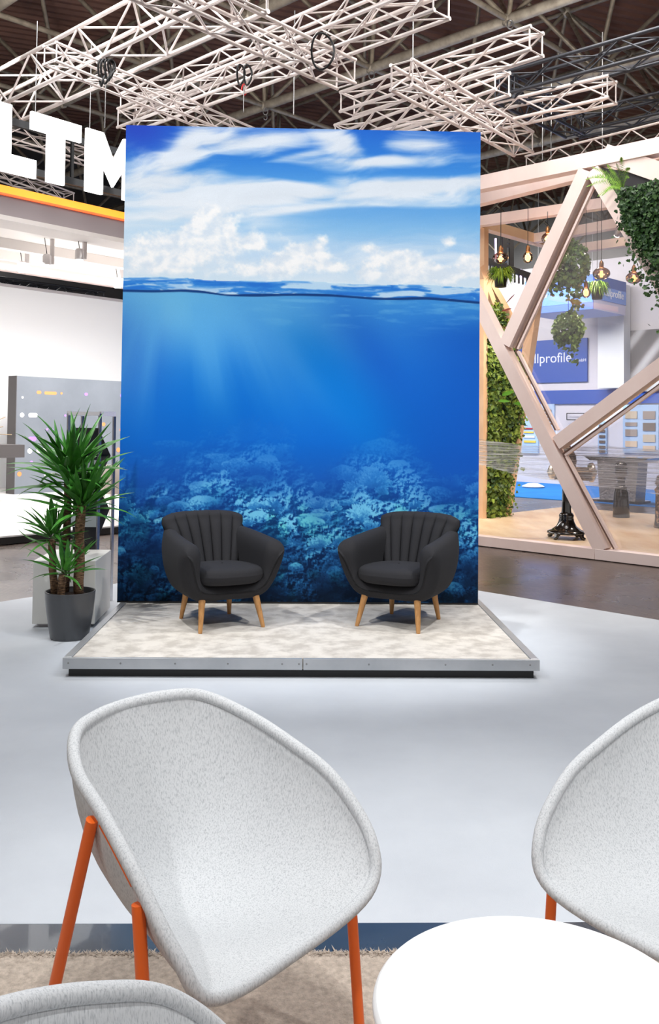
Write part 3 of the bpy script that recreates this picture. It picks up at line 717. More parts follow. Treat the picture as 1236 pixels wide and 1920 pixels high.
beam('side_rail', (xr-.045, 7.66, zt), (xr, 7.98, zt), .03, .04, chrome, rk); beam('side_rail', (xl, 7.66, zt), (xl+.03, 7.98, zt), .03, .04, chrome, rk)
bkp = mat('black_panel', (12,12,13), .45)
zz = [(0, .02), (1, .34), (0, .52), (1, .80), (0, 1.03), (1, 1.26), (0.05, 1.50)]
for (a, b_) in zip(zz[:-1], zz[1:]):
    xa = xr-.075+.068*a[0]; xb = xr-.075+.068*b_[0]
    q = MB().prism([(xl+.04, 7.70, a[1]), (xa, 7.70+.2*a[0], a[1]), (xb, 7.70+.2*b_[0], b_[1]), (xl+.04, 7.70, b_[1])], (0, .006, 0)); obj('folded_panel', q, bkp, rk)
gs = mat('grey_clear_shelf', (150,158,160), .2, spec=.5)
for z in (.72, 1.18): obj('shelf_lip', MB().box(((xl+xr)/2-.02, 7.672, z), (xr-xl-.06, .006, .10)), gs, rk)
# ------------------------------------------------------------------ left stand: platform, walls, canopy
wht = mat('white_wall_paint', (240,240,240), .7, spec=.2)
wht2 = mat('white_gloss', (236,232,228), .35, spec=.4)
PL0 = onz(0, 1022)                               # front edge of the platform on the hall floor
def lb(u, v, z): p = PL0+DL*u+DN*v; return Vector((p.x, p.y, z))   # along the front edge, backwards, up
def lbox(u0, u1, v0, v1, z0, z1): return MB().prism([lb(u0,v0,z0), lb(u1,v0,z0), lb(u1,v1,z0), lb(u0,v1,z0)], (0,0,z1-z0))
def luv(p): d = Vector((p.x-PL0.x, p.y-PL0.y, 0)); return d.dot(DL), d.dot(DN)
pf_ = thing('platform', 'long white platform with a black edge under the stand on the left', 'platform', lb(0,0,0))
obj('deck', lbox(-6, 9, .01, 12, .085, .105), mat('white_deck', (236,234,232), .4, var=(1.5, (222,219,216), .4, .65)), pf_)
obj('edge', lbox(-6, 9, 0, 11.9, 0, .086), mat('black_edge', (32,31,32), .5), pf_)
# grey printed partition
pa = onz(27, 927, .105); pu, pv_ = luv(pa)
ptop = 1.55+ (790-705)*pa.y/FPX*1.0
part_ = thing('partition_wall', 'dark grey partition wall printed with orange, white and purple dots and dashes', 'partition', lb(pu, pv_, .105))
gp = mat('partition_grey', (112,118,126), .6, var=(.8, (104,110,118), .4, .6)); gd = mat('partition_side', (74,70,70), .6)
obj('panel', lbox(pu, pu+6, pv_, pv_+.30, .105, ptop), gp, part_)
obj('end_panel', lbox(pu-.012, pu, pv_-.002, pv_+.30, .105, ptop+.002), gd, part_)
pP = lb(pu, pv_, 0)
cols_ = {'o': mat('dot_orange', (238,140,84), .5), 'w': mat('dot_white', (240,240,240), .5), 'p': mat('dot_purple', (160,124,214), .5)}
for (c, x0, x1, y) in [('o',68.5,77,735.5),('o',83,106,736.7),('o',113,117,737.4),('p',158,164.5,739),('p',225,231,741.5),('w',40,44,745),('w',37,45,778),('w',53,70,778.3),('p',120,124,779),('o',191,197,795.5),('p',52,68,823),('p',86,90,805),('p',96,100,806),('w',51,60,845.5),('w',68,90,845),('p',55,62,867.7),('o',32,40,889),('w',82.5,86.5,892),('o',108,113,884),('o',218,225,843.5),('o',224,229,806)]:
    a = onplane(x0, y, pP, DL); e = onplane(x1, y, pP, DL); wd = (e-a).dot(DL); r = {True: wd/2}.get(wd < .11, .047); r = min(r, wd/2) if y > 740 else min(.032, wd/2); zc = a.z
    pts = []; u0_, _q = luv(a); u1_, _q = luv(e)
    for k in range(24):
        th = 2*pi*k/24; cu = (u0_+r) if cos(th) < 0 else (u1_-r); p = lb(cu+r*cos(th), pv_, zc+r*sin(th)); pts.append(p)
    obj('dot' if wd < .11 else 'dash', MB().prism(pts, -DN*.004), cols_[c], part_)
# white back wall hung behind
wb_ = onz(0, 915, .105); wu, wv_ = luv(wb_); wv_ = max(wv_, pv_+.6)
wP = lb(0, wv_, 0); wt = onplane(0, 536, wP, DL).z
tag(obj('back_wall_panel', lbox(-8, 9, wv_, wv_+.15, .105, wt), wht), 'large blank white wall behind the grey dotted partition', 'wall panel')
tag(obj('capping_rail', lbox(-8, 9, wv_-.03, wv_+.18, wt, wt+.06), mat('cap_grey', (190,184,184), .5)), 'thin grey capping rail along the top of the white wall', 'rail')
# dark shelf block, twigs and a chair on the platform
sv = 4.2
sp_ = lb(0, sv, 0); se = onplane(46, 845, sp_, DL); su, _q = luv(se); z0_ = onplane(30, 858, sp_, DL).z; z1_ = onplane(30, 834, sp_, DL).z
tbx = thing('bar_counter', 'dark grey slab counter jutting in from the left before the dotted partition', 'counter', lb(su-1.2, sv, .105))
obj('slab', lbox(su-2.2, su, sv, sv+.6, z0_, z1_), gd, tbx); obj('leg', lbox(su-2.0, su-1.9, sv+.1, sv+.5, .105, z0_), gd, tbx)
tw = thing('twig_arrangement', 'bare pale twigs standing on the dark slab counter', 'twigs', lb(su-1.0, sv+.3, z1_))
twm = mat('twig', (150,128,96), .8)
rnd = random.Random(5)
for (x, y) in ((10,782),(22,815),(6,800),(-4,770)):
    e = onplane(x, y, lb(0, sv+.3, 0), DL); s0 = lb(su-1.0, sv+.3, z1_+.002); md = (s0+e)/2+Vector((.03,0,.08)); obj('twig', MB().tube(cat([s0, md, e], 5), .006, 6), twm, tw)
bc = thing('tub_chair', 'beige tub chair on the white platform beside the edge of the backdrop', 'chair', ony(222, 965, 13.6)*1.0)
cP = onz(226, 972, .105); bc.location = (cP.x, cP.y, .105); WM[bc.name] = Matrix.Translation(bc.location)
bg_ = mat('beige_shell', (196,184,174), .7)
rows = []
for i in range(13):
    a = pi*.15+i/12*pi*1.2; rows.append([(cos(a+pi/2+.3)*.30, sin(a+pi/2+.3)*.28, .40), (cos(a+pi/2+.3)*.34, sin(a+pi/2+.3)*.32, .58), (cos(a+pi/2+.3)*.35, sin(a+pi/2+.3)*.33, .72+.1*sin(i/12*pi))])
o = obj('shell', MB().grid(rows), bg_, bc, smooth=True, local=True); sd = o.modifiers.new('t', 'SOLIDIFY'); sd.thickness = .03
obj('seat', MB().lathe([(.01,.38),(.29,.38),(.31,.41),(.29,.45),(.01,.46)], n=24), bg_, bc, smooth=True, local=True)
for (x, y) in ((-.2,-.2),(.2,-.2),(-.2,.2),(.2,.2)): obj('leg', MB().tube([(x*1.15,y*1.15,0),(x,y,.39)], .014, 8), wht2, bc, local=True)
# canopy ring with an orange light band
cf = onz(0, 411, 4.30); cu0, cv = luv(cf); zc0 = 4.30
def zat(x, y): return onplane(x, y, lb(0, cv, 0), DL).z
zo1, zo0, zg0 = zat(0, 345.5), zat(0, 364), zat(0, 402)
can = thing('canopy', 'suspended canopy ring with grey fascia and glowing orange band over the left stand', 'canopy', lb(cu0, cv, zc0))
glow = mat('orange_glow', (255,176,64), .5, emit=((255,160,44), 1.0)); glow2 = mat('orange_red_glow', (255,120,60), .5, emit=((255,96,50), .9))
fas = mat('fascia_grey', (150,140,142), .6)
obj('light_band', lbox(-8, 5.07, cv, cv+.10, zo0+.03, zo1), glow, can)
obj('light_band', lbox(5.1, 7, cv, cv+.10, zo0+.03, zo1), glow, can)
obj('light_strip', lbox(-8, 7, cv-.01, cv+.08, zo0, zo0+.028), glow2, can)
obj('fascia', lbox(-8, 7, cv+.02, cv+.16, zg0, zo0), fas, can)
obj('lip', lbox(-8, 7, cv-.02, cv+.5, zc0, zg0), mat('lip_white', (214,208,204), .5), can)
cb = onz(0, 508, 4.42); _q, cbv = luv(cb)
obj('ceiling_panel', lbox(-8, 7, cv+.5, cbv, 4.44, 4.50), wht2, can)
obj('rear_fascia', lbox(-8, 7, cbv-.12, cbv, 4.42, 4.80), mat('rear_fascia', (222,196,188), .5), can)
for fr in (.30, .52, .74):
    v_ = cv+.5+(cbv-cv-.5)*fr; obj('joist', lbox(-8, 7, v_, v_+.16, 4.28, 4.438), wht2, can)
lens = mat('lamp_lens', (255,255,255), .3, emit=((255,252,246), 14))
bodyw = mat('lamp_body', (210,206,206), .3, .4)
trk = 0
for k, (x, y, lab) in enumerate([(41,500,'nearest the left picture edge'),(88,487,'second from the left picture edge'),(149,477,'third from the left and highest'),(220,530,'beside the edge of the backdrop')]):
    p = onz(x, y, 4.10); s = thing('track_spotlight', 'small silver track spotlight under the left canopy, '+lab, 'spotlight', p, group='track spotlights of the left stand')
    hx, hy = luv(p)
    obj('lamp_body', MB().lathe([(.06,-.085),(.066,-.08),(.066,.06),(.05,.085),(.01,.09)], p, 20), bodyw, s, smooth=True, auto=40)
    obj('lens', MB().lathe([(.01,-.092),(.058,-.092),(.058,-.084),(.01,-.084)], p, 20), lens, s)
    beam('bracket', p+DL*.09+Vector((0,0,-.06)), p+DL*.09+Vector((0,0,.34)), .05, .05, bodyw, s); rod('cable', p+Vector((0,0,.08)), p-DL*.05+Vector((0,0,.34)), .006, bkp, s, 6)
    rod('swivel', p+DL*.05, p+DL*.09, .014, bodyw, s, 8)
area('canopy_light', lb(4.5, (cv+cbv)/2, 4.2), lb(4.5, (cv+cbv)/2+.6, 0), 9, 2.2, 740, (1, .98, .97)).rotation_euler.z += atan2(DL.y, DL.x)*0
area('canopy_uplight', lb(4.5, cv+1.6, 3.3), lb(4.5, cv+2.2, 4.4), 5, .6, 45, (1, .93, .9))

# ------------------------------------------------------------------ glowing letters on their rail
glw = mat('letter_glow', (255,255,255), .4, emit=((255,255,255), 2.2))
lv = cv-.35
lP = lb(0, lv, 0)
def lu(x, y): return luv(onplane(x, y, lP, DL))[0]
def lz(x, y): return onplane(x, y, lP, DL).z
zT = (lz(59.5,208)+lz(153,234)+lz(163,240.6))/3; zB = (lz(68,334.7)+lz(105,345)+lz(194,364.6))/3
bar = zT-lz(60,241)
def letter(name, label, polys):
    t_ = thing(name, label, 'letter', lb(polys[0][0][0], lv, zB), group='glowing sign letters')
    for pg in polys: obj('face', MB().prism([lb(u_, lv, z_) for u_, z_ in pg], DN*.05), glw, t_)
    rod('hanger', lb(polys[0][0][0]+.1, lv+.08, zT-.05), lb(polys[0][0][0]+.1, lv+.08, zT+1.3), .008, steel, t_, 6)
a, b_ = lu(22, 240), lu(68, 318)
letter('sign_letter', 'glowing white letter L of the hanging sign at the left picture edge', [[(a-.30, zB), (b_, zB), (b_, zB+.25), (a, zB+.25), (a, zT), (a-.30, zT)]])
a, b_ = lu(59.5, 225), lu(153, 248); c, d = lu(89, 300), lu(122, 300)
letter('sign_letter', 'glowing white letter T of the hanging sign, between L and M', [[(a, zT), (a, zT-bar), (c, zT-bar), (c, zB), (d, zB), (d, zT-bar), (b_, zT-bar), (b_, zT)]])
a, b_ = lu(162, 300), lu(194, 300); w_ = b_-a; h_ = zT-zB; e = a+.95
mid = (a+e)/2; nz = zT-h_*.40; vz = zB+h_*.16
letter('sign_letter', 'glowing white letter M of the hanging sign, partly behind the backdrop', [[(a, zB), (a+w_, zB), (a+w_, zT-h_*.52), (mid, vz), (e-w_, zT-h_*.52), (e-w_, zB), (e, zB), (e, zT), (e-w_, zT), (mid, nz), (a+w_, zT), (a, zT)]])
sr = thing('sign_rail', 'black double rail carrying the glowing letters', 'rail', lb(0, lv+.14, zB+.1))
blm = mat('black_metal', (28,29,31), .4, .3)
beam('rail', lb(-3, lv+.16, zT-.17), lb(9, lv+.16, zT-.17), .06, .10, blm, sr); beam('rail', lb(-3, lv+.16, zB+.13), lb(9, lv+.16, zB+.13), .06, .10, blm, sr)
for u_ in (-2.2, .1, 1.4, 2.6): beam('upright', lb(u_, lv+.16, zB+.1), lb(u_, lv+.16, zT-.15), .04, .04, blm, sr)

# ------------------------------------------------------------------ lighting trusses
sil = mat('truss_aluminium', (232,222,218), .38, .15, var=(4, (212,202,198), .35, .7)); bks = mat('truss_black', (52,54,60), .35, .4)
def truss(name, label, p0, p1, w_, h_, m_, bay=.5, r=.024, br_=.011, chords=4, group='silver lighting trusses'):
    p0 = Vector(p0); p1 = Vector(p1); L = (p1-p0).length; d_ = (p1-p0)/L; s_ = Vector((-d_.y, d_.x, 0)); up = Vector((0,0,1))
    t_ = thing(name, label, 'truss', (p0+p1)/2, group=group)
    off = [s_*(a_*w_/2)+up*(c_*h_/2) for a_, c_ in ((-1,1),(1,1),(1,-1),(-1,-1))][:chords]
    if chords == 2: off = [up*(h_/2), up*(-h_/2)]
    for o_ in off: rod('chord', p0+o_, p1+o_, r, m_, t_, 8)
    n_ = max(2, int(round(L/bay)))
    faces = [(0,1),(1,2),(2,3),(3,0)] if chords == 4 else [(0,1)]
    for fi, (i, j) in enumerate(faces):
        for k in range(n_):
            a_, c_ = (i, j) if (k+fi) % 2 == 0 else (j, i)
            rod('brace', p0+d_*(L*k/n_)+off[a_], p0+d_*(L*(k+1)/n_)+off[c_], br_, m_, t_, 6)
        for e_ in (.02, L-.02): rod('end_brace', p0+d_*e_+off[i], p0+d_*e_+off[j], br_, m_, t_, 6)
    return t_
TZ = 5.9
truss('lighting_truss', 'slim silver truss running down right from the left, its open end over the letter T', onz(92,100,TZ), onz(560,296,TZ), .22, .22, sil, .32, .019, .009)
truss('lighting_truss', 'silver truss whose open end hangs above the middle of the backdrop', onz(150,-90,TZ), onz(650,140,TZ), .29, .29, sil, .42)
truss('lighting_truss', 'bright silver truss rising right, upper of two crossing at top centre', onz(240,198,6.56), onz(830,-50,6.56), .29, .29, sil, .42)
truss('lighting_truss', 'bright silver truss rising right, lower of two crossing at top centre', onz(235,226,6.23), onz(830,2,6.23), .29, .29, sil, .42)
truss('lighting_truss', 'deep silver truss rising from the left picture edge above the letters', onz(-60,218,6.34), onz(470,-40,6.34), .53, .53, sil, .58, .028, .015)
truss('lighting_truss', 'silver truss with both open ends showing, right of top centre', onz(650,196,TZ), onz(1008,77,TZ), .26, .26, sil, .40)
truss('lighting_truss', 'silver truss just below the two-ended one, above the right of the backdrop', onz(640,256,TZ), onz(944,152,TZ), .28, .28, sil, .42)
truss('lighting_truss', 'long silver truss behind the black truss ring, rising right', onz(700,272,TZ), onz(1150,168,TZ), .28, .28, sil, .42)
truss('lighting_truss', 'silver truss sloping down right past the top right corner of the backdrop', onz(752,140,TZ-.31), onz(982,270,TZ-.31), .29, .29, sil, .42)
truss('lighting_truss', 'flat silver ladder truss just above the wooden pavilion', onz(985,308,5.5), onz(1260,241,5.5), .05, .24, sil, .3, .018, .009, chords=2)
truss('lighting_truss', 'thin silver truss hanging behind the glowing letters', onz(-40,232,6.6), onz(250,322,6.6), .25, .25, sil, .4, .018, .009)
truss('lighting_truss', 'silver truss low behind the glowing letters at the left picture edge', onz(-20,318,6.2), onz(130,372,6.2), .25, .2, sil, .4, .018, .009)
tA = onz(945,165,6.2); tB = onz(1078,236,6.2)
ad = (tB-tA).normalized(); rd = Vector((ad.y, -ad.x, 0))
for (nm, p, q_) in (('far left', tA, tB), ('upper', tA+rd*.0, tA+rd*5.2), ('lower', tB+rd*.0, tB+rd*5.2)):
    truss('black_truss', 'black truss, %s side of the ring hanging over the wooden pavilion' % nm, p, q_, .30, .30, bks, .42, .026, .012, group='black truss ring')
for k, (v_, z_, lab) in enumerate(((.9, .16, 'nearest'), (2.6, .42, 'middle'), (4.4, .62, 'farthest'))):
    truss('black_truss', 'dark truss in the gap above the white wall, %s of three' % lab, lb(-4, wv_+v_, wt+z_), lb(7.5, wv_+v_, wt+z_), .3, .3, bks, .4, .03, .014, group='dark trusses above the white wall')
# straps, hoist chains and hooks
rub = mat('black_strap', (22,22,24), .6)
def strap(label, top, loops, drop=0, col=rub):
    t_ = thing('rigging_strap', label, 'strap', top, group='rigging straps')
    for (dx, dz, w_) in loops:
        pts = [top+DL*dx*0+Vector((dx+w_*cos(a_), .05*sin(a_*2), -dz/2+dz/2*sin(a_))) for a_ in np.linspace(0, 2*pi, 20, endpoint=False)]
        obj('loop', MB().tube(pts, .013, 6, closed=True), col, t_, smooth=True)
    if drop: rod('wire', top-Vector((0,0,loops[0][1])), top-Vector((0,0,drop)), .006, steel, t_, 6)
    return t_
strap('tangled black strap slung over the slim truss above the letter T', onz(199,112,TZ+.13), [(0,.30,.06),(.04,.26,.05),(-.05,.33,.04),(.07,.22,.04)], .85)
strap('black U-shaped strap round the open-ended truss at top centre', onz(606,62,TZ+.12), [(0,.42,.13)])
strap('black strap with a red shackle above the backdrop, left of centre', onz(458,122,6.2), [(-.04,.26,.05),(.05,.26,.05)], .62)
rs_ = mat('red_shackle', (206,40,38), .4)
p = onz(458,168,6.15); tag(obj('shackle', MB().tube([p+Vector((.035*cos(a_), 0, .075*sin(a_))) for a_ in np.linspace(0, 2*pi, 20, endpoint=False)], .011, 8, closed=True), rs_, smooth=True), 'red oval shackle hanging above the backdrop', 'shackle')
for (x, y, lab) in ((697,136,'under the roof node right of top centre'),(498,204,'under the roof node over the backdrop'),(957,40,'under the roof node at top right')):
    p = onz(x, y, 8.88); t_ = thing('hoist_hook', 'small steel hook '+lab, 'hook', p, group='hoist hooks')
    obj('ring', MB().tube([p+Vector((.055*cos(a_), 0, -.06+.08*sin(a_))) for a_ in np.linspace(0, 2*pi, 16, endpoint=False)], .014, 6, closed=True), steel, t_, smooth=True)
    obj('hook', MB().tube([p+Vector((.04*sin(a_), 0, -.20-.06*cos(a_))) for a_ in np.linspace(-1.2, 3.6, 14)], .013, 6), steel, t_, smooth=True)
for (x, y0, y1, z) in ((553,20,215,6.3),(775,10,110,6.0),(1018,120,300,6.3),(1034,150,300,5.9),(1130,60,280,6.6)):
    a_ = onz(x, y0, z+1.0); tag(rod('suspension_wire', a_, Vector((a_.x, a_.y, onplane(x, y1, a_, (1,0)).z)), .009, steel, None, 6), 'thin steel wire hanging from the roof near %s' % {553:'the top centre of the backdrop',775:'the gap between two silver trusses',1018:'the left corner of the black truss',1034:'the apex of the wooden pavilion',1130:'the middle of the black truss ring'}[x], 'wire', 'suspension wires')
# ------------------------------------------------------------------ wooden pavilion on the right
P1 = onz(898, 1023); P1 = Vector((P1.x, P1.y, 0))
def rb(u, v, z): p = P1+A2*u+B2*v; return Vector((p.x, p.y, z))
def rbox(u0, u1, v0, v1, z0, z1): return MB().prism([rb(u0,v0,z0), rb(u1,v0,z0), rb(u1,v1,z0), rb(u0,v1,z0)], (0,0,z1-z0))
def ruv(p): d = Vector((p.x-P1.x, p.y-P1.y, 0)); return d.dot(A2), d.dot(B2)
def face(x, y, v=0.): return onplane(x, y, rb(0, v, 0), A2)          # point on the front face
SU = -1.42
def side(x, y): return onplane(x, y, rb(SU, 0, 0), B2)               # point on the left side face
birch = mat('birch_ply', (246,226,218), .5, var=(1.6, (236,212,203), .35, .7, 7), stretch=(1, 1, .5))
birch2 = mat('birch_warm_lit', (240,206,170), .5, var=(1.6, (228,188,150), .35, .7, 7))  # same birch with the warm lamplight put into the colour
gap = mat('dark_rebate', (120,92,80), .6)
pv_t = thing('wood_pavilion', 'pale birch pavilion of slanting beams with hanging plants and bulbs', 'pavilion', rb(1.5, 2.4, 0))
ZR = face(902, 337).z; BW = .165; BD = .17
def fbeam(name, a_, b__, w_=BW, v=BD/2, m_=birch, d_=BD): return beam(name, face(*a_)+B2*v, face(*b__)+B2*v, w_, d_, m_, pv_t, up=B2)
zt_ = (face(902,337).z+face(1236,277).z)/2
beam('top_beam', rb(-1.5, BD/2, zt_), rb(5.5, BD/2, zt_), BW+.02, BD, birch, pv_t, up=B2)
obj('base_rail', rbox(-1.6, 1.63, 0, .16, 0, .125), birch, pv_t, bevel=.004); obj('base_rail', rbox(1.634, 5.5, 0, .16, 0, .125), mat('birch_light', (244,226,220), .5), pv_t, bevel=.004)
obj('plywood_floor', rbox(-1.6, 5.5, .161, 4.95, 0, .105), mat('ply_floor', (242,218,184), .45, var=(2.2, (224,190,150), .38, .68, 8), stretch=(1.6, .5, 1)), pv_t)
ZB_ = .125
def down(a_, b__):   # stop a slanting beam on the base rail
    return a_, b__
apex_ = (1098, 322)
fbeam('slant_beam', (1096, 318), (946, 646))
p0 = face(860, 500)+B2*BD/2; p1 = face(1126, 1036)+B2*BD/2; beam('slant_beam', p0, Vector((p1.x, p1.y, ZB_-.02)), BW, BD-.004, birch, pv_t, up=B2)
fbeam('slant_beam', (1042, 831), (1262, 667), d_=BD-.008)
fbeam('slant_beam', (1110, 318), (1262, 572), d_=BD-.006)
fbeam('slant_beam', (1130, 286), (1262, 331), w_=.22, v=BD/2+.01, d_=BD-.03)
# rebated glazing bars along the panes
for (a_, b__) in (((1107,336),(961,654)),((961,656),(1036,806)),((1050,852),(1252,706)),((1052,854),(1146,1030))):
    for k, (dx, m_, w_, v_) in enumerate(((0, gap, .030, .10), (4.5, birch, .028, .085))):
        fbeam('glazing_bar', (a_[0]+dx, a_[1]+dx*.4*(1 if k else 0)), (b__[0]+dx, b__[1]), w_, v_, m_, .05)
# glass
gl = bpy.data.materials.new('pavilion_glass'); gl.use_nodes = True; nt = gl.node_tree; N = nt.nodes; N.remove(N['Principled BSDF'])
tr = N.new('ShaderNodeBsdfTransparent'); tr.inputs[0].default_value = (.93, .92, .93, 1); gz = N.new('ShaderNodeBsdfGlossy'); gz.inputs['Roughness'].default_value = .02; df_ = N.new('ShaderNodeBsdfDiffuse'); df_.inputs[0].default_value = (.75, .72, .72, 1)
m1 = N.new('ShaderNodeMixShader'); m1.inputs[0].default_value = .07; m2 = N.new('ShaderNodeMixShader'); m2.inputs[0].default_value = .07
nt.links.new(tr.outputs[0], m1.inputs[1]); nt.links.new(df_.outputs[0], m1.inputs[2]); nt.links.new(m1.outputs[0], m2.inputs[1]); nt.links.new(gz.outputs[0], m2.inputs[2]); nt.links.new(m2.outputs[0], N['Material Output'].inputs[0])
def pane(pts): 
    obj('glass_pane', MB().prism([face(x, y)+B2*.13 for x, y in pts], B2*.012), gl, pv_t)
pane([(1104,334),(963,655),(1040,822),(1262,656),(1262,585)]); pane([(1054,848),(1148,1032),(1262,1046),(1262,694)])
# left side face, its warm light put into the birch colour, and roof beams
zsr = zt_
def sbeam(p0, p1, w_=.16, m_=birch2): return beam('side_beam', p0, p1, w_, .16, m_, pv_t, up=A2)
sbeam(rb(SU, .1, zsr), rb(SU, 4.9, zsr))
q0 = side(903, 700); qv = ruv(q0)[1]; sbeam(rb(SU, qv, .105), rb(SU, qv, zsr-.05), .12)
s1 = side(1012, 520); s2 = side(946, 962); sbeam(Vector((s2.x, s2.y, .105)), s1)
sbeam(side(905, 512), side(962, 612), .13); sbeam(side(896, 500), side(945, 640), .12)
def roof(a_, b__, v0, v1, w_=.15): beam('roof_beam', rb(a_, v0, zt_-.005), rb(b__, v1, zt_-.005), .15, w_, birch, pv_t)
roof(-1.4, 3.4, .9, .18); roof(-1.4, 5.4, 1.9, 2.6); roof(-1.4, 5.4, 3.6, 2.9); roof(-1.45, 5.4, 4.85, 4.85); roof(2.6, 4.6, .2, 4.8)
beam('rear_post', rb(4.4, 4.75, .105), rb(4.4, 4.75, zt_-.1), .16, .16, birch2, pv_t)
# dark planting board in the upper right
bdm = mat('planting_board', (44,42,46), .7)
obj('planting_board', MB().prism([face(x, y)+B2*.05 for x, y in ((1124,312),(1262,336),(1262,545),(1244,540))], B2*.06), bdm, pv_t)

# foliage: leaves set one by one on a body of growth
def tone_mesh(vs, fs, tones, m_):
    me_ = bpy.data.meshes.new('foliage'); me_.from_pydata(vs, [], fs); at_ = me_.attributes.new('tone', 'FLOAT', 'POINT'); at_.data.foreach_set('value', tones); me_.materials.append(m_); return me_
ivy = mat('ivy_green', (40,72,34), .45, spec=.35, tone=(150,176,72)); ivyd = mat('ivy_dark', (30,58,32), .45, spec=.35, tone=(74,108,54)); fern = mat('fern_green', (70,120,34), .5, spec=.3, tone=(150,190,70))
def leaves(points, size, rnd_, toward, m_, jag=.35):
    vs = []; fs = []; tn = []
    for p in points:
        s = size*rnd_.uniform(.55, 1.25); n_ = (Vector(toward)+Vector((rnd_.gauss(0,.6), rnd_.gauss(0,.6), rnd_.gauss(.25,.5)))).normalized()
        x = n_.orthogonal().normalized(); x.rotate(Matrix.Rotation(rnd_.uniform(0, 6.28), 3, n_)); y = n_.cross(x); k = len(vs); t_ = min(1, max(0, rnd_.gauss(.38, .28)))
        for (a_, b__, c) in ((0,-.5,0),(.46,-.22,.08),(.26,.06,.04),(.34,.30,.1),(0,.62,0),(-.34,.30,.1),(-.26,.06,.04),(-.46,-.22,.08)): vs.append(tuple(p+x*(a_*s)+y*(b__*s)+n_*(c*s))); tn.append(t_)
        fs += [(k, k+1, k+2, k+4), (k+2, k+3, k+4), (k, k+4, k+6, k+7), (k+4, k+5, k+6)]
    return tone_mesh(vs, fs, tn, m_)
rnd = random.Random(21); TOCAM = Vector((-.3, -.9, .15))
def tri_pt(a_, b__, c): 
    r1, r2 = rnd.random(), rnd.random()
    if r1+r2 > 1: r1, r2 = 1-r1, 1-r2
    return a_+(b__-a_)*r1+(c-a_)*r2
# living wall on the left side face
lw = thing('living_wall', 'tall narrow wall of ivy and small plants on the left of the wooden pavilion', 'plant wall', side(925, 965))
c1, c2, c3, c4 = side(905, 590), side(905, 972), side(938, 968), side(975, 770); c5 = side(975, 690); c6 = side(925, 560)
obj('backing', MB().prism([c1, c2, c3, c4, c5, c6], A2*.05), bdm, lw)
pts = []
for (t3, n_) in (((c1,c2,c3),1700),((c1,c3,c4),1700),((c1,c4,c5),700),((c1,c5,c6),420)):
    for i in range(n_): pts.append(tri_pt(*t3)+A2*(.05+rnd.uniform(.0,.15)*(.6+.4*sin(i*.7))))
for i in range(160): pts.append(c3+Vector((rnd.gauss(.06,.10), rnd.gauss(0,.1), rnd.uniform(0,1.0))))
me_ = leaves(pts, .062, rnd, A2-B2*.5, ivy); for_o = obj('foliage', me_, None, lw, local=True, kind='stuff'); me_.transform(wm(lw).inverted())
for (x, y, L, m_) in ((922,742,.22,'fern_green'),(945,756,.22,'fern_green'),(915,752,.18,'fern_green'),(930,570,.22,'burg'),(922,585,.16,'burg')):
    mm = MATS.get(m_) or mat('burgundy_leaf', (92,40,40), .45)
    b_ = side(x, y)+A2*.2; dx = Vector((rnd.uniform(-.2,1), rnd.uniform(-.3,.2), rnd.uniform(-.1,.5))).normalized(); yv = Vector((0,0,1)).cross(dx).normalized(); rows = []
    for i in range(7):
        s = i/6; w_ = L*.28*sin(pi*min(1, s*.94+.06))**.8; c = b_+dx*(L*s)-Vector((0,0,.10*L*s*s)); up_ = Vector((-.2,-.5,.85)); wv2 = dx.cross(up_).normalized(); rows.append([c-wv2*w_, c+up_*.01, c+wv2*w_])
    obj('large_leaf', MB().grid(rows), mm, lw, smooth=True)
# ivy and fern on the dark board
iv = thing('board_ivy', 'dense dark ivy growing over the black board at the right picture edge', 'ivy', face(1215, 420)); pts = []
b1, b2, b3, b4 = [face(x, y)-B2*.04 for x, y in ((1182,366),(1262,346),(1262,520),(1196,440))]
for (t3, n_) in (((b1,b2,b3),2300),((b1,b3,b4),2000)):
    for i in range(n_): pts.append(tri_pt(*t3)-B2*rnd.uniform(.0,.30))
for i in range(260):
    f_ = rnd.random(); pts.append(b4.lerp(b3, f_)+Vector((rnd.gauss(0,.06), 0, -abs(rnd.gauss(0,.22))))-B2*rnd.uniform(.05,.3))
for i in range(60): pts.append(b1+Vector((rnd.gauss(.02,.04), 0, -rnd.random()*.45))-B2*.2)
me_ = leaves(pts, .047, rnd, -B2, ivyd); obj('foliage', me_, None, iv, local=True, kind='stuff'); me_.transform(wm(iv).inverted())
fr_ = thing('board_fern', 'bright green fern sprouting from the black board near the pavilion apex', 'fern', face(1172, 356)-B2*.05)
def frond(root, tip, sag, L_leaf, m_, parent, n_=16):
    vs = []; fs = []; tn = []; mid_ = (root+tip)/2+Vector((0,0,sag)); cv_ = cat([root, mid_, tip], 13); d0 = (tip-root).normalized(); sv_ = d0.cross(Vector((-.2,-1,.3))).normalized()
    for i in range(1, len(cv_)):
        c = cv_[i]; s = i/(len(cv_)-1); l_ = L_leaf*sin(pi*min(1, .12+s*.86)); 
        for sg in (-1, 1):
            k = len(vs); vs += [tuple(c-d0*.0055), tuple(c+d0*.0055), tuple(c+sv_*(sg*l_)+d0*l_*.35-Vector((0,0,l_*.2)))]; fs.append((k, k+1, k+2)); tn += [rnd.uniform(.2,.9)]*3
    b_ = tone_mesh(vs, fs, tn, m_); b_.transform(wm(parent).inverted()); obj('frond', b_, None, parent)
rt = face(1172, 356)-B2*.06
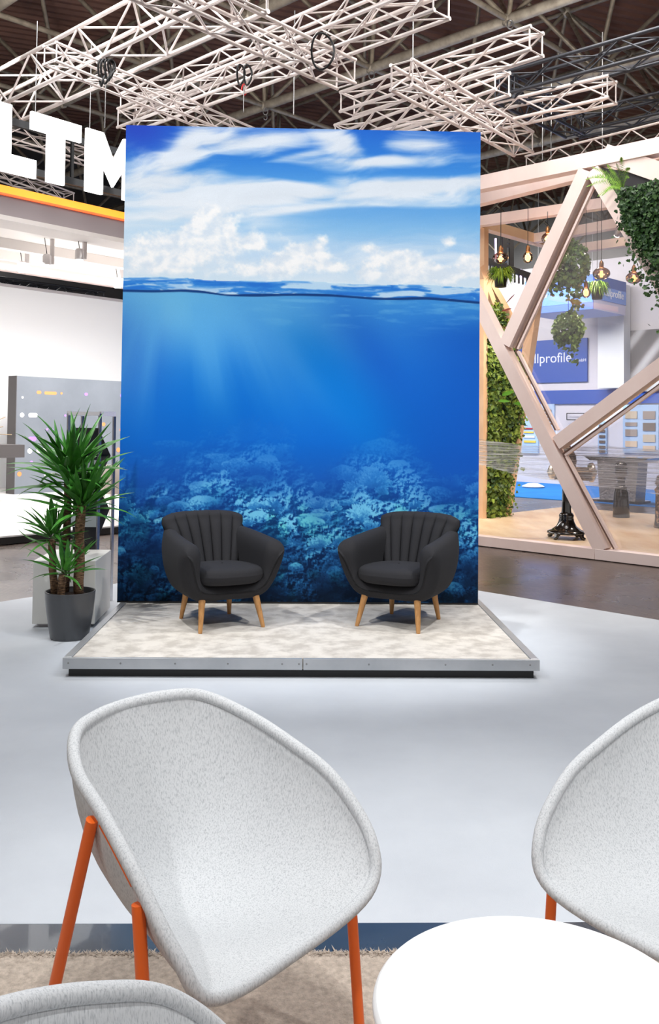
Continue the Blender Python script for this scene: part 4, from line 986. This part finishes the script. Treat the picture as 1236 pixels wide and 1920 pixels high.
for (x, y, sg) in ((1120,346,.10),(1118,357,.08),(1137,325,.05),(1154,315,.02),(1195,309,.10),(1198,341,.07),(1204,325,.08),(1142,372,.07),(1155,382,.06),(1190,322,.05),(1183,345,.06),(1128,338,.06)):
    frond(rt, face(x, y)-B2*rnd.uniform(.15,.45), sg, .042, fern, fr_)

# hanging pots
def hang(name, label, x, y, Y, rx, rz, m_, n_, pot_r, cable_to, trail=0., size=.05, cat_='hanging plant'):
    c = ony(x, y, Y); t_ = thing(name, label, cat_, c, group='hanging plants in the pavilion')
    obj('pot', MB().lathe([(pot_r*.72,-pot_r*1.1),(pot_r*.8,-pot_r*1.08),(pot_r,.35*pot_r),(pot_r*1.03,.4*pot_r),(pot_r*.9,.4*pot_r),(pot_r*.88,.2*pot_r),(.005,.2*pot_r)], c+Vector((0,0,-pot_r*.6)), 20), bkp, t_, smooth=True, auto=40)
    pts_ = []
    for i in range(n_):
        a_ = rnd.uniform(0, 2*pi); e_ = rnd.uniform(-.75, 1); rr_ = sqrt(max(0, 1-e_*e_)); q = rnd.uniform(.72, 1.05)
        p = c+Vector((rx*rr_*cos(a_)*q, rx*rr_*sin(a_)*q, rz*e_*q))
        if -0.4 < e_ < .1 and rr_*rx < pot_r*1.2: continue
        pts_.append(p)
    for i in range(int(n_*trail)):
        a_ = rnd.uniform(0, 2*pi); k_ = rnd.randint(0, 16); a_ = k_*2.4+.3; L = (.15+.85*((k_*37) % 11)/11)*rz*1.7; f_ = rnd.random()**1.4; rq = rx*(.35+.55*((k_*13) % 7)/7); pts_.append(c+Vector((rq*cos(a_)+rnd.gauss(0,.025), rq*sin(a_)+rnd.gauss(0,.025), -rz*.45-L*f_)))
    me_ = leaves(pts_, size, rnd, TOCAM, m_); obj('foliage', me_, None, t_, local=True, kind='stuff'); me_.transform(wm(t_).inverted())
    rod('cable', c, Vector((c.x, c.y, zt_-.07)), .004, bkp, t_, 6); return t_, c
ivm = mat('ivy_mid', (58,88,48), .45, spec=.35, tone=(126,160,80))
hang('hanging_ivy', 'large round ivy in a hanging pot behind the pavilion glass, upper one', 1064, 497, 12.9, .30, .36, ivm, 950, .13, 0, .35, .065)
hang('hanging_ivy', 'smaller round ivy in a hanging pot behind the pavilion glass, lower one', 1066, 618, 13.3, .22, .25, ivm, 560, .10, 0, .25, .065)
def spiky(label, x, y, Y, r, m_):
    c = ony(x, y, Y); t_ = thing('hanging_fern', label, 'hanging plant', c, group='hanging plants in the pavilion'); pr_ = r*.48
    obj('pot', MB().lathe([(pr_*.8,-pr_*1.5),(pr_*.86,-pr_*1.48),(pr_,.0),(pr_*1.04,.05*pr_),(pr_*.9,.05*pr_),(pr_*.88,-.1*pr_),(.005,-.1*pr_)], c, 20), bkp, t_, smooth=True, auto=40)
    vs = []; fs = []; tn = []
    for i in range(420):
        a_ = rnd.uniform(0, 2*pi); L = r*rnd.uniform(.6, 1.15); h_ = r*rnd.uniform(.05, .75); o_ = Vector((cos(a_), sin(a_), 0)); s0 = c+o_*pr_*.5*rnd.random(); mid_ = s0+o_*L*.6+Vector((0,0,h_)); e_ = s0+o_*L+Vector((0,0,h_-r*rnd.uniform(.0,.85))); w_ = Vector((-o_.y, o_.x, 0))*.008; k = len(vs)
        vs += [tuple(s0-w_), tuple(s0+w_), tuple(mid_+w_), tuple(mid_-w_), tuple(e_)]; fs += [(k,k+1,k+2,k+3),(k+3,k+2,k+4)]; tn += [rnd.uniform(.1,1)]*5
    me_ = tone_mesh(vs, fs, tn, m_); me_.transform(wm(t_).inverted()); obj('foliage', me_, None, t_, kind='stuff')
    rod('cable', c, Vector((c.x, c.y, zt_-.07)), .004, bkp, t_, 6)
spiky('grassy fern in a small black hanging pot beside the edge of the backdrop', 939, 520, 13.2, .20, fern)
spiky('grassy fern in a small hanging pot behind the glass, below the bulbs', 1120, 545, 13.4, .18, fern)
# amber glass bulbs
amb = bpy.data.materials.new('amber_glass'); amb.use_nodes = True; nt = amb.node_tree; N = nt.nodes; N.remove(N['Principled BSDF'])
tr = N.new('ShaderNodeBsdfTransparent'); tr.inputs[0].default_value = (.46, .30, .24, 1); gz = N.new('ShaderNodeBsdfGlossy'); gz.inputs['Roughness'].default_value = .05; lw_ = N.new('ShaderNodeLayerWeight'); lw_.inputs[0].default_value = .25
mr_ = N.new('ShaderNodeMapRange'); mr_.inputs[3].default_value = .10; mr_.inputs[4].default_value = .6; nt.links.new(lw_.outputs['Facing'], mr_.inputs[0])
m1 = N.new('ShaderNodeMixShader'); nt.links.new(mr_.outputs[0], m1.inputs[0]); nt.links.new(tr.outputs[0], m1.inputs[1]); nt.links.new(gz.outputs[0], m1.inputs[2]); nt.links.new(m1.outputs[0], N['Material Output'].inputs[0])
fil = mat('filament', (255,190,110), .4, emit=((255,176,90), 26)); brass = mat('brass_cap', (168,120,78), .35, .8)
for (x, y, Y, r, fl, lab) in [(939,484,12.7,.112,.74,'beside the edge of the backdrop above the small fern'),(990,483,12.9,.072,1.15,'pear-shaped, left of the long slanting beam'),(1027,447,13.2,.09,.9,'half hidden by the long slanting beam'),(1128,513,12.4,.118,.72,'largest, behind the glass'),(1099,549,12.9,.068,1.1,'small and low, between the ivy and the fern'),(1189,521,12.2,.108,.74,'nearest the right picture edge'),(1062,526,13.6,.07,1.0,'shining through the large ivy')]:
    c = ony(x, y, Y); t_ = thing('pendant_bulb', 'amber glass pendant bulb, '+lab, 'pendant lamp', c, group='pendant bulbs in the pavilion')
    prof = [(.004,-r*fl)]+[(r*sin(a_), -r*fl*cos(a_)) for a_ in np.linspace(.3, 2.55, 12)]+[(.03, r*fl*1.02), (.024, r*fl*1.18)]
    obj('bulb', MB().lathe(prof, c, 24), amb, t_, smooth=True)
    obj('filament', MB().lathe([(.004,-r*fl*.62),(.020,-r*fl*.55),(.020,r*fl*.35),(.004,r*fl*.42)], c, 10), fil, t_, smooth=True)
    obj('cap', MB().lathe([(.026,r*fl*1.0),(.03,r*fl*1.02),(.03,r*fl*1.0+.06),(.018,r*fl+.085),(.006,r*fl+.1)], c, 16), brass, t_, smooth=True, auto=40)
    rod('cable', c+Vector((0,0,r*fl+.09)), Vector((c.x, c.y, zt_-.07)), .0045, bkp, t_, 6)
    point('bulb_light', c, 9, .05, (1, .68, .36))
sl = ony(1160, 434, 15.2); st_ = thing('pavilion_spotlight', 'shining white spotlight on a beam inside the pavilion', 'spotlight', sl)
obj('housing', MB().lathe([(.05,-.09),(.055,-.08),(.055,.08),(.03,.1)], sl, 16, Matrix.Rotation(radians(62), 3, 'X')), bodyw, st_, smooth=True)
obj('lens', MB().lathe([(.005,-.10),(.048,-.10),(.048,-.092)], sl, 16, Matrix.Rotation(radians(62), 3, 'X')), mat('spot_lens', (255,240,215), .3, emit=((255,236,205), 40)), st_)
rod('bracket', sl+Vector((0,.05,.02)), Vector((sl.x, sl.y+.05, zt_)), .012, bodyw, st_, 8)
spot('pavilion_lamp', tuple(rb(-.3, 1.6, 4.4)), tuple(rb(-1.5, 2.9, 1.6)), 190, 80, .08, (1, .84, .66))
spot('pavilion_lamp', tuple(rb(2.2, 2.4, 4.4)), tuple(rb(1.9, 2.2, 0)), 330, 110, .10, (1, .88, .74))
spot('pavilion_lamp', tuple(rb(.3, 2.2, 4.4)), tuple(rb(.2, 1.8, 0)), 260, 100, .10, (1, .88, .74))
spot('truss_spot', (1.2, 6.6, 5.9), tuple(rb(1.4, 0, 2.2)), 230, 62, .10, (1, .93, .9))
spot('truss_spot', tuple(rb(3.2, -2.2, 6.0)), tuple(rb(2.6, 0, 3.9)), 90, 70, .10, (1, .93, .9))

# stretch film wound round the pavilion
fm = bpy.data.materials.new('stretch_film'); fm.use_nodes = True; nt = fm.node_tree; N = nt.nodes; b_ = N['Principled BSDF']
b_.inputs['Base Color'].default_value = (.86, .84, .83, 1); b_.inputs['Roughness'].default_value = .12; b_.inputs['Specular IOR Level'].default_value = .8
tc = N.new('ShaderNodeNewGeometry'); mp = N.new('ShaderNodeMapping'); mp.inputs['Scale'].default_value = (1.1, 1.1, 75); mp.inputs['Rotation'].default_value = (0, .02, 0); nt.links.new(tc.outputs['Position'], mp.inputs[0])
nz_ = N.new('ShaderNodeTexNoise'); nz_.inputs['Scale'].default_value = 1.0; nz_.inputs['Detail'].default_value = 3; nt.links.new(mp.outputs[0], nz_.inputs[0])
mr = N.new('ShaderNodeMapRange'); mr.inputs[1].default_value = .42; mr.inputs[2].default_value = .72; mr.inputs[3].default_value = .16; mr.inputs[4].default_value = .95; nt.links.new(nz_.outputs[0], mr.inputs[0]); nt.links.new(mr.outputs[0], b_.inputs['Alpha'])
bp = N.new('ShaderNodeBump'); bp.inputs['Strength'].default_value = .8; bp.inputs['Distance'].default_value = .03; nt.links.new(nz_.outputs[0], bp.inputs['Height']); nt.links.new(bp.outputs[0], b_.inputs['Normal'])
film = MB(); rows = []
top_px = [(880,822),(900,826),(960,834),(1040,836),(1120,836),(1180,841),(1262,846)]; bot_px = [(880,870),(900,876),(960,892),(1040,905),(1120,915),(1180,922),(1262,935)]
for j in range(15):
    s = j/14; rows.append([face(a_[0], a_[1]+(b__[1]-a_[1])*s)+B2*(.19+.012*sin(j*2.6)) for a_, b__ in zip(top_px, bot_px)])
film.grid(rows)
tag(obj('stretch_film', film, fm, smooth=True), 'clear stretch film wound in a band round the wooden pavilion', 'film')

# cast-iron machine
iron = mat('black_iron', (22,20,19), .16, spec=.6, coat=.5); nick = mat('nickel', (214,204,190), .18, .9)
mc = onz(1063, 1010, .105); MC = Vector((mc.x, mc.y+.02, .106))
ma = thing('cast_iron_machine', 'black cast-iron antique machine on a claw-footed column behind the slanting beam', 'machine', MC)
obj('base', MB().lathe([(.24,.065),(.25,.075),(.24,.095),(.19,.115),(.13,.16),(.10,.22),(.09,.27),(.095,.30),(.08,.33)], MC, 36), iron, ma, smooth=True)
obj('column', MB().lathe([(.07,.32),(.062,.36),(.058,.5),(.055,.74),(.07,.77),(.062,.80)], MC, 12), iron, ma, smooth=True, auto=25)
for k in range(4):
    a_ = k*pi/2+.75; o_ = Vector((cos(a_), sin(a_), 0)); obj('claw_foot', MB().tube([MC+o_*.17+Vector((0,0,.085)), MC+o_*.23+Vector((0,0,.055)), MC+o_*.235+Vector((0,0,.025)), MC+o_*.27+Vector((0,0,.012))], [.04,.034,.026,.022], 10), iron, ma, smooth=True)
obj('housing', MB().lathe([(.03,.80),(.09,.82),(.11,.90),(.13,1.0),(.12,1.08),(.085,1.14),(.05,1.20),(.045,1.30),(.02,1.32)], MC, 24), iron, ma, smooth=True)
obj('shaft', MB().tube([MC+Vector((-.16,-.0,.90)), MC+Vector((.34,-.0,.88))], .045, 16), nick, ma, smooth=True, auto=40)
obj('shaft', MB().tube([MC+Vector((-.16,-.02,.81)), MC+Vector((.30,-.02,.80))], .05, 16), iron, ma, smooth=True, auto=40)
obj('flange', MB().lathe([(.02,-.03),(.12,-.03),(.128,-.02),(.128,.01),(.10,.03),(.06,.03),(.04,.06),(.01,.06)], MC+Vector((.33,0,.86)), 30, Matrix.Rotation(radians(90), 3, 'Y')), nick, ma, smooth=True, auto=40)
obj('flange', MB().lathe([(.02,-.03),(.09,-.03),(.095,.01),(.06,.03),(.01,.05)], MC+Vector((-.2,0,.86)), 30, Matrix.Rotation(radians(-90), 3, 'Y')), nick, ma, smooth=True, auto=40)
# bollard
bc_ = onz(1165, 970, .105); bo = thing('black_bollard', 'glossy black bollard with a knobbed top on the plywood floor', 'bollard', (bc_.x, bc_.y, .106))
BC = Vector((bc_.x, bc_.y, .106))
obj('foot', MB().lathe([(.13,0),(.135,.01),(.128,.20),(.115,.40),(.10,.43),(.095,.46)], BC, 30), iron, bo, smooth=True, auto=40)
obj('neck', MB().lathe([(.09,.46),(.10,.48),(.07,.52),(.06,.58),(.075,.66)], BC, 30), iron, bo, smooth=True, auto=40)
obj('knob', MB().lathe([(.075,.66),(.10,.70),(.105,.80),(.09,.87),(.04,.92),(.005,.93)], BC, 30), iron, bo, smooth=True)
# weathered trunk at the picture edge
tk_ = onz(1246, 990, .105); TK = Vector((tk_.x, tk_.y, .106)); wt_ = mat('weathered_iron', (70,58,50), .5, .3, var=(18, (190,150,110), .5, .62, 6))
tr_ = thing('weathered_pump', 'weathered dark metal pump body cut off by the right picture edge', 'pump', TK)
obj('body', MB().lathe([(.14,0),(.15,.02),(.13,.1),(.12,.5),(.14,.55),(.10,.6)], TK, 24), wt_, tr_, smooth=True, auto=40); obj('cap', MB().lathe([(.10,.6),(.13,.64),(.1,.75),(.02,.8)], TK, 24), wt_, tr_, smooth=True)

# ------------------------------------------------------------------ stands beyond the pavilion
bluec = mat('blue_carpet', (30,132,214), .9, var=(2, (24,118,200), .4, .7)); navy = mat('sign_blue', (40,82,166), .5); lgrey = mat('light_grey_wall', (214,208,210), .7); 
bw0 = onz(1000, 905); BWP = Vector((bw0.x, bw0.y, 0))
def gb_(u, v, z): p = BWP+A2*u+B2*v; return Vector((p.x, p.y, z))
def gbox(u0, u1, v0, v1, z0, z1): return MB().prism([gb_(u0,v0,z0), gb_(u1,v0,z0), gb_(u1,v1,z0), gb_(u0,v1,z0)], (0,0,z1-z0))
def gpt(x, y, v=0.): return onplane(x, y, gb_(0, v, 0), A2)
def guv(p): d = Vector((p.x-BWP.x, p.y-BWP.y, 0)); return d.dot(A2), d.dot(B2)
fe = onz(950, 930); fu, fv = guv(fe)
tag(obj('blue_carpet', gbox(-7, 12, fv, 3, -.01, .004), bluec), 'bright blue carpet of the stand beyond the pavilion', 'carpet')
zband0 = gpt(1100, 757).z; zband1 = gpt(1100, 731).z
tag(obj('white_stand_wall', gbox(-9, 9, .02, .22, 0.004, 6.0), lgrey), 'pale wall of the far stand carrying the blue panels', 'wall panel')
tag(obj('blue_band', gbox(-3.2, 9, -.05, .019, zband0, zband1), navy), 'long blue fascia band across the far stand wall', 'fascia')
def gpanel(name, label, catg, x0, x1, y0, y1, m_, v=-.02, t=.03):
    u0_ = guv(gpt(x0, (y0+y1)/2, v))[0]; u1_ = guv(gpt(x1, (y0+y1)/2, v))[0]; z0_ = gpt((x0+x1)/2, y1, v).z; z1_ = gpt((x0+x1)/2, y0, v).z
    o = obj(name, gbox(u0_, u1_, v-t, v, z0_, z1_), m_); return tag(o, label, catg), (u0_, u1_, z0_, z1_, v-t)
def text(body, center, width, dirv, m_, parent=None, ext=.004):
    cu = bpy.data.curves.new('lettering', 'FONT'); cu.body = body; cu.align_x = 'CENTER'; cu.align_y = 'CENTER'; cu.size = 1; cu.extrude = ext
    ob = bpy.data.objects.new('t', cu); COL.objects.link(ob); dg = bpy.context.evaluated_depsgraph_get(); me_ = bpy.data.meshes.new_from_object(ob.evaluated_get(dg)); bpy.data.objects.remove(ob)
    xs_ = [v.co.x for v in me_.vertices]; s = width/(max(xs_)-min(xs_)); d_ = Vector(dirv); n_ = Vector((d_.y, -d_.x, 0))
    M = Matrix(((d_.x*s, 0, n_.x, center[0]), (d_.y*s, 0, n_.y, center[1]), (0, s, 0, center[2]), (0,0,0,1))); me_.transform(M)
    if parent: me_.transform(wm(parent).inverted())
    me_.materials.clear(); me_.materials.append(m_); return obj('lettering', me_, m_, parent)
white_ink = mat('white_ink', (232,234,240), .5)
u0_, u1_, z0_, z1_ = guv(gpt(952, 680, -.05))[0], guv(gpt(1101, 680, -.05))[0], gpt(1040, 717, -.05).z, gpt(1040, 637, -.05).z
sg_ = thing('blue_sign', 'blue rectangular wall sign with white company lettering seen through the pavilion', 'sign', gb_(u0_, -.05, z0_))
obj('panel', gbox(u0_, u1_, -.05, .01, z0_, z1_), navy, sg_)
cx_ = gpt(1021, 673, -.055); e0 = gpt(958, 674, -.055); e1 = gpt(1071, 672, -.055); text('Metallprofile', ((e0+e1)/2), (e1-e0).length, A2, white_ink, sg_)
e0 = gpt(1079, 676, -.055); e1 = gpt(1099, 675, -.055); text('GmbH', ((e0+e1)/2), (e1-e0).length, A2, white_ink, sg_)
# sample boards with sample strips
board = mat('sample_board', (168,192,218), .5); scol = [mat('sample_beige', (196,176,148), .6), mat('sample_brown', (104,86,74), .6), mat('sample_taupe', (150,132,118), .6), mat('sample_sand', (214,184,150), .6)]
def sboard(label, x0, x1, y0, y1, items, lines=()):
    v = -.03; u0_ = guv(gpt(x0, 800, v))[0]; u1_ = guv(gpt(x1, 800, v))[0]; zt0 = gpt((x0+x1)/2, y1, v).z; zt1 = gpt((x0+x1)/2, y0, v).z
    t_ = thing('sample_board', label, 'sample board', gb_(u0_, v, zt0), group='sample boards'); obj('panel', gbox(u0_, u1_, v-.02, v+.045, zt0, zt1), board, t_)
    for (xa, xb, ya, yb_, k) in items:
        ua = guv(gpt(xa, ya, v))[0]; ub = guv(gpt(xb, ya, v))[0]; za = gpt((xa+xb)/2, yb_, v).z; zb_ = gpt((xa+xb)/2, ya, v).z; obj('sample', gbox(ua, ub, v-.045, v-.02, za, zb_), scol[k] if isinstance(k, int) else k, t_)
sboard('light blue sample board with beige and brown strips right of the slanting beam', 1169, 1236, 759, 850, [(1174,1196,771,785,0),(1174,1196,792,799,2),(1174,1196,805,818,2),(1174,1196,827,838,3),(1207,1230,771,786,2),(1207,1230,793,808,1),(1207,1230,815,829,0),(1207,1230,836,846,3)])
sboard('narrow light blue sample board with dark strips beside the shadowed wall', 1122, 1138, 790, 850, [(1125,1136,y,y+5,1) for y in (796,806,816,826,836,844)])
wi, re_, ye = mat('strip_white', (240,240,240), .5), mat('strip_red', (170,60,60), .5), mat('strip_yellow', (226,196,80), .5)
sboard('light blue sample board with coloured strips behind the left slanting beam', 980, 1010, 757, 850, [(984,1000,802,805,re_),(984,1002,809,812,ye),(984,1004,817,821,wi),(984,1006,826,830,ye)])
sboard('light blue sample board with grey strips in the fork of the beams', 1014, 1040, 757, 820, [(1020,1035,y,y+4,1) for y in (768,774,780,786,793)])
mo = thing('wall_rack', 'small black wire rack on the pale far wall', 'rack', gpt(1078, 790))
ra, rbb = gpt(1063, 775, -.12), gpt(1095, 775, -.12); rc = gpt(1063, 787, -.12)
rod('rail', ra, rbb, .012, bkp, mo, 6); rod('rail', rc, rc+(rbb-ra), .012, bkp, mo, 6); rod('upright', ra, rc, .012, bkp, mo, 6); rod('upright', rbb, rbb+(rc-ra), .012, bkp, mo, 6)
for f_ in (0, 1): 
    p = ra+(rbb-ra)*f_; rod('arm', p, p+B2*.14, .010, bkp, mo, 6)
# white pillar and striped photo panel
uA = guv(gpt(1121, 680, -.5))[0]; uB = guv(gpt(1170, 680, -.5))[0]; zp0 = gpt(1140, 731, -.5).z; 
tag(obj('white_pillar', gbox(uA, uB, -.5, -.14, zp0+.05, 5.2), mat('pillar_white', (232,232,230), .6)), 'white box pillar right of the blue company sign', 'pillar')
ph, pr_ = gpanel('profile_poster', 'grey poster of diagonal metal profiles right of the white pillar', 'poster', 1171, 1262, 618, 734, mat('poster_grey', (110,104,104), .5), -.10, .03)
pt_ = thing('poster_stripes', 'x', None, (0,0,0)); bpy.data.objects.remove(pt_)
ph['category'] = 'poster'
pm_ = MATS['poster_grey']; nt = pm_.node_tree; N = nt.nodes; gg = N.new('ShaderNodeNewGeometry'); mp = N.new('ShaderNodeMapping'); mp.inputs['Rotation'].default_value = (0, radians(-60), radians(44)); nt.links.new(gg.outputs['Position'], mp.inputs[0])
wv = N.new('ShaderNodeTexWave'); wv.inputs['Scale'].default_value = .55; wv.inputs['Distortion'].default_value = .6; wv.inputs['Detail'].default_value = 4; nt.links.new(mp.outputs[0], wv.inputs[0])
rp = N.new('ShaderNodeValToRGB'); rp.color_ramp.elements[0].color = (*lin((70,64,66)),1); rp.color_ramp.elements[1].color = (*lin((190,188,186)),1); e_ = rp.color_ramp.elements.new(.6); e_.color = (*lin((104,96,96)),1); rp.color_ramp.elements[0].position = .3
nt.links.new(wv.outputs[0], rp.inputs[0]); nt.links.new(rp.outputs[0], N['Principled BSDF'].inputs['Base Color'])
# hanging blue sign box
hc = onz(1113, 579, 4.35); HC = Vector((hc.x, hc.y, 0)); zt1 = onplane(1113, 514, HC, A2).z
uL = (onplane(985, 592, HC, A2)-hc).dot(A2); vR = (onplane(1173, 596, HC, B2)-hc).dot(B2)
hs_ = thing('hanging_sign_box', 'blue and white hanging sign box beyond the pavilion glass', 'sign', hc)
lb_ = mat('sign_light_blue', (112,150,222), .5); wsg = mat('sign_lilac', (206,200,218), .5)
def hbox(u0_, u1_, v0, v1, z0, z1): 
    P = lambda u, v: Vector((HC.x, HC.y, z0))+A2*u+B2*v
    return MB().prism([P(u0_,v0), P(u1_,v0), P(u1_,v1), P(u0_,v1)], (0,0,z1-z0))
hz = zt1-4.35
obj('box', hbox(uL, 0, .0, vR, 4.35, zt1), wsg, hs_)
obj('front_panel', hbox(uL, 0, -.02, 0, 4.35+hz*.0, zt1), navy, hs_)
obj('stripe', hbox(uL, 0, -.03, -.02, 4.35+hz*.20, 4.35+hz*.66), mat('stripe_blue', (64,112,200), .5), hs_)
for (f0, f1, m_) in ((.70,1,navy),(.30,.70,lb_)): obj('side_panel', hbox(0, .02, 0, vR, 4.35+hz*f0, 4.35+hz*f1), m_, hs_)
pc = Vector((HC.x, HC.y, 4.35+hz*.55))+B2*(vR*.5)+A2*.03; text('Metallprofile', pc, vR*.8, B2, white_ink, hs_)
for (wd_, x0_, x1_, y_) in (('Auer', 1009, 1027, 555.5), ('pron', 1067, 1092, 549)):
    e0 = onplane(x0_, y_, HC-B2*.035, A2); e1 = onplane(x1_, y_, HC-B2*.035, A2); text(wd_, (e0+e1)/2, (e1-e0).length, A2, white_ink, hs_)
for f_ in (.1, .9): rod('wire', Vector((HC.x, HC.y, zt1))+A2*uL*f_+B2*.3, Vector((HC.x, HC.y, zt1+3))+A2*uL*f_+B2*.3, .01, steel, hs_, 6)
# bright wall left of it
tag(obj('bright_far_wall', MB().prism([ony(880,640,30)*1.0, ony(1010,640,30), ony(1010,520,30), ony(880,490,30)], (.3,.5,0)), mat('far_white', (245,245,243), .6)), 'bright white wall far behind the gap left of the slanting beam', 'wall panel')
# dark slatted frame hanging far behind
sf = thing('slatted_frame', 'dark hanging frame with vertical slats seen beside the backdrop', 'frame', ony(950, 510, 19))
slm = mat('dark_slat', (58,54,54), .5)
def s19(x, y): return ony(x, y, 19)
beam('rail', s19(908,487), s19(1000,520), .10, .12, slm, sf)
for k in range(12):
    f_ = (k+.5)/12; x = 908+92*f_; beam('slat', s19(x, 489+33*f_), s19(x, 516+22*f_), .045, .03, slm, sf)
for x in (946, 959): beam('post', s19(x, 424), s19(x, 500), .09, .09, slm, sf)
for y in (452, 460): beam('cross_bar', s19(946, y), s19(960, y+3), .06, .06, slm, sf)
led = mat('led_lilac', (230,215,255), .4, emit=((225,205,255), 3)); beam('led_strip', s19(929.5,447), s19(930,486), .05, .03, led, sf); beam('led_strip', s19(976,505), s19(976.5,520), .05, .03, led, sf)
# chequer-plate counter
kc = onz(1155, 943); KC = Vector((kc.x, kc.y, .004)); ct = thing('chequer_counter', 'counter with dark top and chequer-plate front standing on the blue carpet', 'counter', KC)
chq = mat('chequer_plate', (150,146,146), .3, .7, bump=(26, .8, .02)); kt = lambda u, v, z: Vector((KC.x, KC.y, KC.z))+A2*u+B2*v+Vector((0,0,z))
def kbox(u0_, u1_, v0, v1, z0, z1, tp=0.): return MB().add([kt(u0_,v0,z0),kt(u1_,v0,z0),kt(u1_,v1,z0),kt(u0_,v1,z0),kt(u0_-tp,v0,z1),kt(u1_+tp,v0,z1),kt(u1_+tp,v1,z1),kt(u0_-tp,v1,z1)], [(0,3,2,1),(4,5,6,7),(0,1,5,4),(1,2,6,5),(2,3,7,6),(3,0,4,7)])
obj('foot', kbox(-.62,.52,-.05,.5,0,.05), iron, ct); obj('front', kbox(-.36,.42,0,.45,.05,.86,.06), chq, ct); obj('top', kbox(-.52,.62,-.12,.55,.86,.94,.14), iron, ct)
gt = onz(1000, 914, 0.004); tag(obj('crumpled_cloth', MB().lathe([(.30,0),(.34,.03),(.22,.07),(.12,.12),(.02,.10)], (gt.x, gt.y, .004), 9), mat('white_cloth', (240,240,242), .8), sub=1), 'white crumpled sheet lying on the blue carpet', 'cloth')
area('far_stand_light', tuple(gb_(1.5, -4.6, 5.2)), tuple(gb_(1.5, 0, 1.6)), 7, 1.2, 620, (.96, .98, 1))
